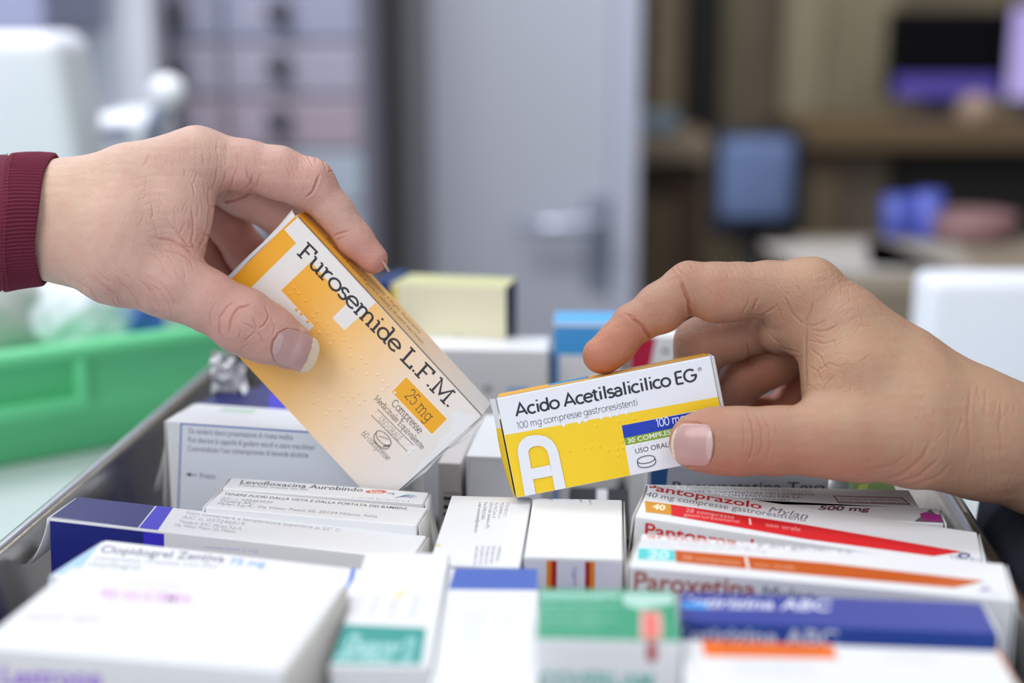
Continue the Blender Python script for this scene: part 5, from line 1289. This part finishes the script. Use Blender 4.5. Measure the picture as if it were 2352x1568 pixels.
# maroon cuff, ribs run along the arm
def cuff(parent):
    M1 = mat('maroon_knit', '#6e1f38', rough=.92, bump=.6, bscale=2200)
    mb = MB(); NR = 104*6; vs = []; rings = [(-330, 164, 0), (-200, 160, 0), (-60, 158, 0), (6, 158, 0), (12, 154.5, 0), (18, 158, .6), (26, 157.5, 1), (50, 156, 1), (80, 154, 1), (104, 152, 1), (111, 151, .8), (115, 147, .5), (112, 142, 0), (90, 140, 0), (40, 140, 0)]
    for xx, rr, rib in rings:
        for k in range(NR):
            a = 2*math.pi*k/NR
            r = rr + rib*2.3*math.cos(k*2*math.pi/6) + (1.6*math.sin(a*3+xx*.03)+1.2*math.sin(a*7+1))
            cy_ = 505 + (60-xx)*.10 if xx < 60 else 505
            zc = -22
            skew = (13*math.sin(a) - 30*math.cos(a))*min(1, max(0, (xx+60)/170))
            wav = 2.0*math.sin(a*5+.6)
            vs.append(world(xx + skew + wav, cy_ - r*math.sin(a), zc + r*1.13*math.cos(a)))
    fs = [[i*NR+k, (i+1)*NR+k, (i+1)*NR+(k+1) % NR, i*NR+(k+1) % NR] for i in range(len(rings)-1) for k in range(NR)]
    mb.add(vs, fs, M1, True); s = sub(mb, 'sleeve_cuff', parent); s['label'] = 'maroon ribbed knit cuff'
    mb = MB(); ST = mat('stitch_red', '#8c3a3c', rough=.8)
    for col in (13, 27):
        for k in range(-26, 27):
            a = math.radians(k*3.0); p = []
            for da in (0, .028):
                aa = a+da; r = 160.0; sk = (13*math.sin(aa) - 30*math.cos(aa))*min(1, (col+60)/170)
                p.append(world(col+sk+2*math.sin(aa*5+.6), 505+(60-col)*.10 - r*math.sin(aa), -22 + r*1.13*math.cos(aa)))
            mb.tube(p, .00016, ST, 6)
    sm = sub(mb, 'hem_stitching', parent); sm['kind'] = 'stuff'
cuff(lh)
HS = 1.0
# ---- right hand
Rspec = dict(kp=60, palm=[
    Chain([(2640, 1120, -40, 140), (2400, 1045, -30, 138), (2250, 995, -20, 130)], k=30),
    Chain([(2255, 985, -40, 118), (2080, 850, -40, 96), (1935, 738, -50, 84), (1858, 673, -60, 79)], k=20),
    Chain([(2240, 980, -110, 105), (2000, 800, -150, 85), (1856, 690, -175, 74)], k=20),
    Chain([(2240, 1000, -150, 90), (1850, 740, -280, 64)]),
    Chain([(2240, 1020, -160, 85), (1866, 830, -360, 56)]),
    Chain([(2255, 1010, 0, 112), (2100, 930, 20, 110), (1965, 850, 5, 96), (1935, 770, -25, 74)], k=30),
    Chain([(2250, 1010, 0, 112), (2110, 1005, 45, 108), (1960, 1000, 58, 98)], k=30),
    Chain([(1860, 735, -110, 66), (1785, 762, -128, 46)], k=10),
    Chain([(1885, 720, -50, 40), (1895, 800, -30, 48), (1905, 900, 10, 54)], k=10),
], fingers=[
    (Chain([(1858, 673, -60, 78), (1760, 662, -72, 62), (1690, 668, -80, 65), (1640, 668, -84, 66), (1583, 658, -88, 57), (1516, 705, -84, 55), (1455, 744, -80, 47), (1420, 782, -74, 45), (1382, 815, -68, 45)], k=16), 26),
    (Chain([(1850, 705, -175, 74), (1740, 748, -200, 62), (1680, 770, -208, 62), (1612, 792, -214, 67), (1594, 860, -216, 54), (1588, 930, -206, 46)], k=16), 26),
    (Chain([(1850, 770, -262, 68), (1770, 832, -275, 62), (1705, 872, -275, 56), (1640, 930, -262, 44), (1600, 960, -240, 38)], k=16), 24),
    (Chain([(1862, 850, -350, 50), (1796, 938, -350, 36), (1740, 945, -345, 38), (1690, 975, -330, 36), (1650, 990, -300, 32)], k=16), 22),
    (Chain([(1960, 1000, 58, 94), (1880, 1008, 62, 82), (1780, 1012, 58, 75), (1700, 1013, 52, 75), (1640, 1012, 40, 73), (1604, 1014, 34, 66)], flat=1.30, k=20), 40),
], bumps=[(1872, 625, -30, 45, 5), (1790, 752, -60, 48, 16), (1830, 800, -90, 40, 8), (1568, 625, -60, 26, 4), (1655, 722, -50, 46, 11), (1533, 742, -60, 36, 9), (1425, 832, -55, 34, 6), (1700, 712, -40, 30, 4), (2060, 1010, 140, 70, 6)])
Rcre = [
    ([(1590, 742), (1586, 716), (1582, 690), (1570, 664), (1560, 640)], 5, 8), ([(1600, 728), (1592, 705), (1580, 690)], 3, 2.6), ([(1502, 790), (1492, 772), (1478, 752), (1462, 738), (1440, 722)], 4.4, 6.5), ([(1470, 730), (1452, 724), (1438, 722)], 2.6, 2.6),
    ([(1728, 716), (1735, 700), (1742, 680)], 3.6, 3.4), ([(1700, 730), (1715, 700), (1722, 680)], 3, 2), ([(1716, 722), (1750, 726), (1790, 700)], 3.4, 2.6), ([(1780, 690), (1790, 715), (1800, 740)], 3, 2.4), ([(1800, 680), (1820, 720), (1846, 745)], 3.4, 3), ([(1846, 745), (1862, 715), (1868, 690)], 3.2, 3), ([(1846, 745), (1870, 748), (1900, 735)], 3, 2),
    ([(1852, 740), (1849, 790), (1851, 850), (1853, 900)], 4, 2.4), ([(1860, 800), (1885, 820), (1900, 850)], 3, 2.2), ([(1855, 780), (1890, 790), (1930, 780)], 3, 2), ([(1856, 760), (1895, 760), (1935, 740)], 3, 1.8), ([(1862, 880), (1880, 850), (1905, 835), (1935, 845)], 3, 2), ([(1856, 840), (1875, 850), (1890, 880)], 3, 1.8), ([(1880, 915), (1900, 880), (1920, 860)], 3, 1.8),
    ([(1716, 780), (1722, 810), (1716, 840)], 3, 3, (-400, 400)), ([(1760, 760), (1800, 800), (1845, 812)], 3, 2.5, (-400, 400)), ([(1740, 800), (1790, 815), (1845, 822)], 3, 3, (-400, 400)),
    # thumb knuckle
    ([(1719, 945), (1728, 975), (1732, 1010), (1726, 1040), (1718, 1062)], 3, 3), ([(1737, 950), (1748, 985), (1750, 1020), (1742, 1055)], 3, 2.8), ([(1755, 955), (1768, 990), (1768, 1030), (1758, 1060)], 3, 2.4), ([(1705, 960), (1710, 1000), (1706, 1045)], 2.6, 2), ([(1780, 970), (1786, 1000)], 2.6, 1.4), ([(1730, 990), (1752, 992)], 2, 1.4),
    # wrist tendon folds
    ([(2010, 1105), (2070, 1092), (2120, 1050), (2140, 1010)], 6, 3), ([(2040, 1112), (2110, 1095), (2160, 1050)], 5, 3), ([(2080, 1118), (2150, 1098), (2190, 1060)], 5, 2.4), ([(1990, 1080), (2050, 1070), (2090, 1040)], 5, 1.8), ([(2230, 880), (2224, 960), (2228, 1050)], 5, 1.8), ([(2265, 890), (2262, 960)], 4, 1.3), ([(2300, 905), (2298, 990), (2305, 1060)], 4, 1.3),
    ([(1550, 602), (1558, 620), (1572, 634)], 3, 2), ([(1566, 598), (1574, 616), (1590, 630)], 3, 1.8), ([(1584, 600), (1592, 618), (1608, 632)], 2.8, 1.6), ([(1540, 615), (1552, 632)], 2.6, 1.8),
]
Rcre.append(nail_fold(1589, 1021, math.radians(182), 97, 48))
for i in range(12):
    x = 1610+i*15; Rcre.append(([(x, 604), (x+14, 622), (x+20, 640)], 2.2, .9))
for i in range(9):
    x = 1800+i*17; Rcre.append(([(x, 606+i*3), (x-4, 640+i*4), (x+4, 670+i*6)], 2.4, .8))
for _ in range(95):
    x = rr_.uniform(1845, 1990); y = rr_.uniform(620, 900); a_ = rr_.choice((rr_.gauss(1.6, .35), rr_.gauss(.3, .4), rr_.gauss(-.7, .3))); l_ = rr_.uniform(14, 42)
    Rcre.append(([(x, y), (x+l_*.5*math.cos(a_)+2, y+l_*.5*math.sin(a_)), (x+l_*math.cos(a_), y+l_*math.sin(a_))], rr_.uniform(2.2, 3), rr_.uniform(.5, 1.2)))
for _ in range(50):
    x = rr_.uniform(1580, 1840); y = rr_.uniform(605, 700); a_ = rr_.gauss(.9, .4); l_ = rr_.uniform(12, 32)
    Rcre.append(([(x, y), (x+l_*.5*math.cos(a_)+1, y+l_*.5*math.sin(a_)), (x+l_*math.cos(a_), y+l_*math.sin(a_))], 2.2, rr_.uniform(.6, 1.3)))
for _ in range(45):
    x = rr_.uniform(2080, 2340); y = rr_.uniform(880, 1130); a_ = rr_.gauss(1.7, .3); l_ = rr_.uniform(20, 60)
    Rcre.append(([(x, y), (x+l_*.5*math.cos(a_)+3, y+l_*.5*math.sin(a_)), (x+l_*math.cos(a_), y+l_*math.sin(a_))], 3, rr_.uniform(.5, 1.2)))
Rfl = [(1380, 825, -60, 75, .95), (1440, 765, -60, 55, .6), (1530, 735, -60, 55, .5), (1640, 700, -50, 70, .3), (1590, 1020, 60, 70, .35), (1700, 1060, 60, 90, .35), (1800, 1060, 60, 90, .3), (1930, 1080, 80, 80, .3), (1640, 800, -200, 110, .35), (1780, 860, -290, 140, .75), (1760, 930, -340, 110, .6), (1620, 960, 60, 40, .35), (2010, 1020, 130, 60, .15)]
Rlit = [(1990, 830, 60, 170, .6), (2250, 950, 60, 180, .5), (1860, 620, 0, 80, .4), (1890, 960, 90, 60, .4)]  # painted highlight spots of the right hand
rh = make_hand(Rspec, (150, -500, -430), (1660, 215, 190), 4.5, Rcre, Rfl, Rlit, 'person', 'bare tanned hand and wrist, holding the yellow and white carton from the right', SK2)
thumb_nail(Rspec, 1589, 1021, math.radians(180+2), 97, 48, 'thumb_nail', rh, free=.07, base_round=.35, tip_round=.9, lift=2.0)
edge_nail([(1364, 797, -76, -.86, -.5), (1354, 810, -76, -.88, -.46), (1347, 821, -75, -.9, -.42), (1341, 832, -74, -.92, -.36)], 22, 'index_nail', rh, bulge=3)
mb = MB(); rnd = random.Random(9); HR = mat('dark_hair', '#7d6a5c', rough=.6)
for x, y in ((1650, 600), (1668, 600), (1682, 601), (1690, 601), (1700, 601), (1712, 602), (1728, 602), (1760, 600), (1768, 600), (1786, 598), (1800, 597), (2015, 702), (2056, 734)):
    l = rnd.uniform(9, 17); b_ = rnd.uniform(-8, 5)
    mb.tube([world(x, y+1, -40), world(x-l*.25+b_*.2, y-l*.5, -38), world(x-l*.4+b_, y-l, -35)], [.00005, .00004, .00001], HR, 5)
s = sub(mb, 'finger_hair', rh); s['kind'] = 'stuff'
mb = pxtube('garment', [(2420, 1050, .645, .026), (2412, 1120, .635, .029), (2408, 1250, .61, .031), (2448, 1400, .565, .034), (2610, 1600, .50, .036)], KN)
s = sub(mb, 'garment', rh); s['label'] = 'dark navy knitted garment'
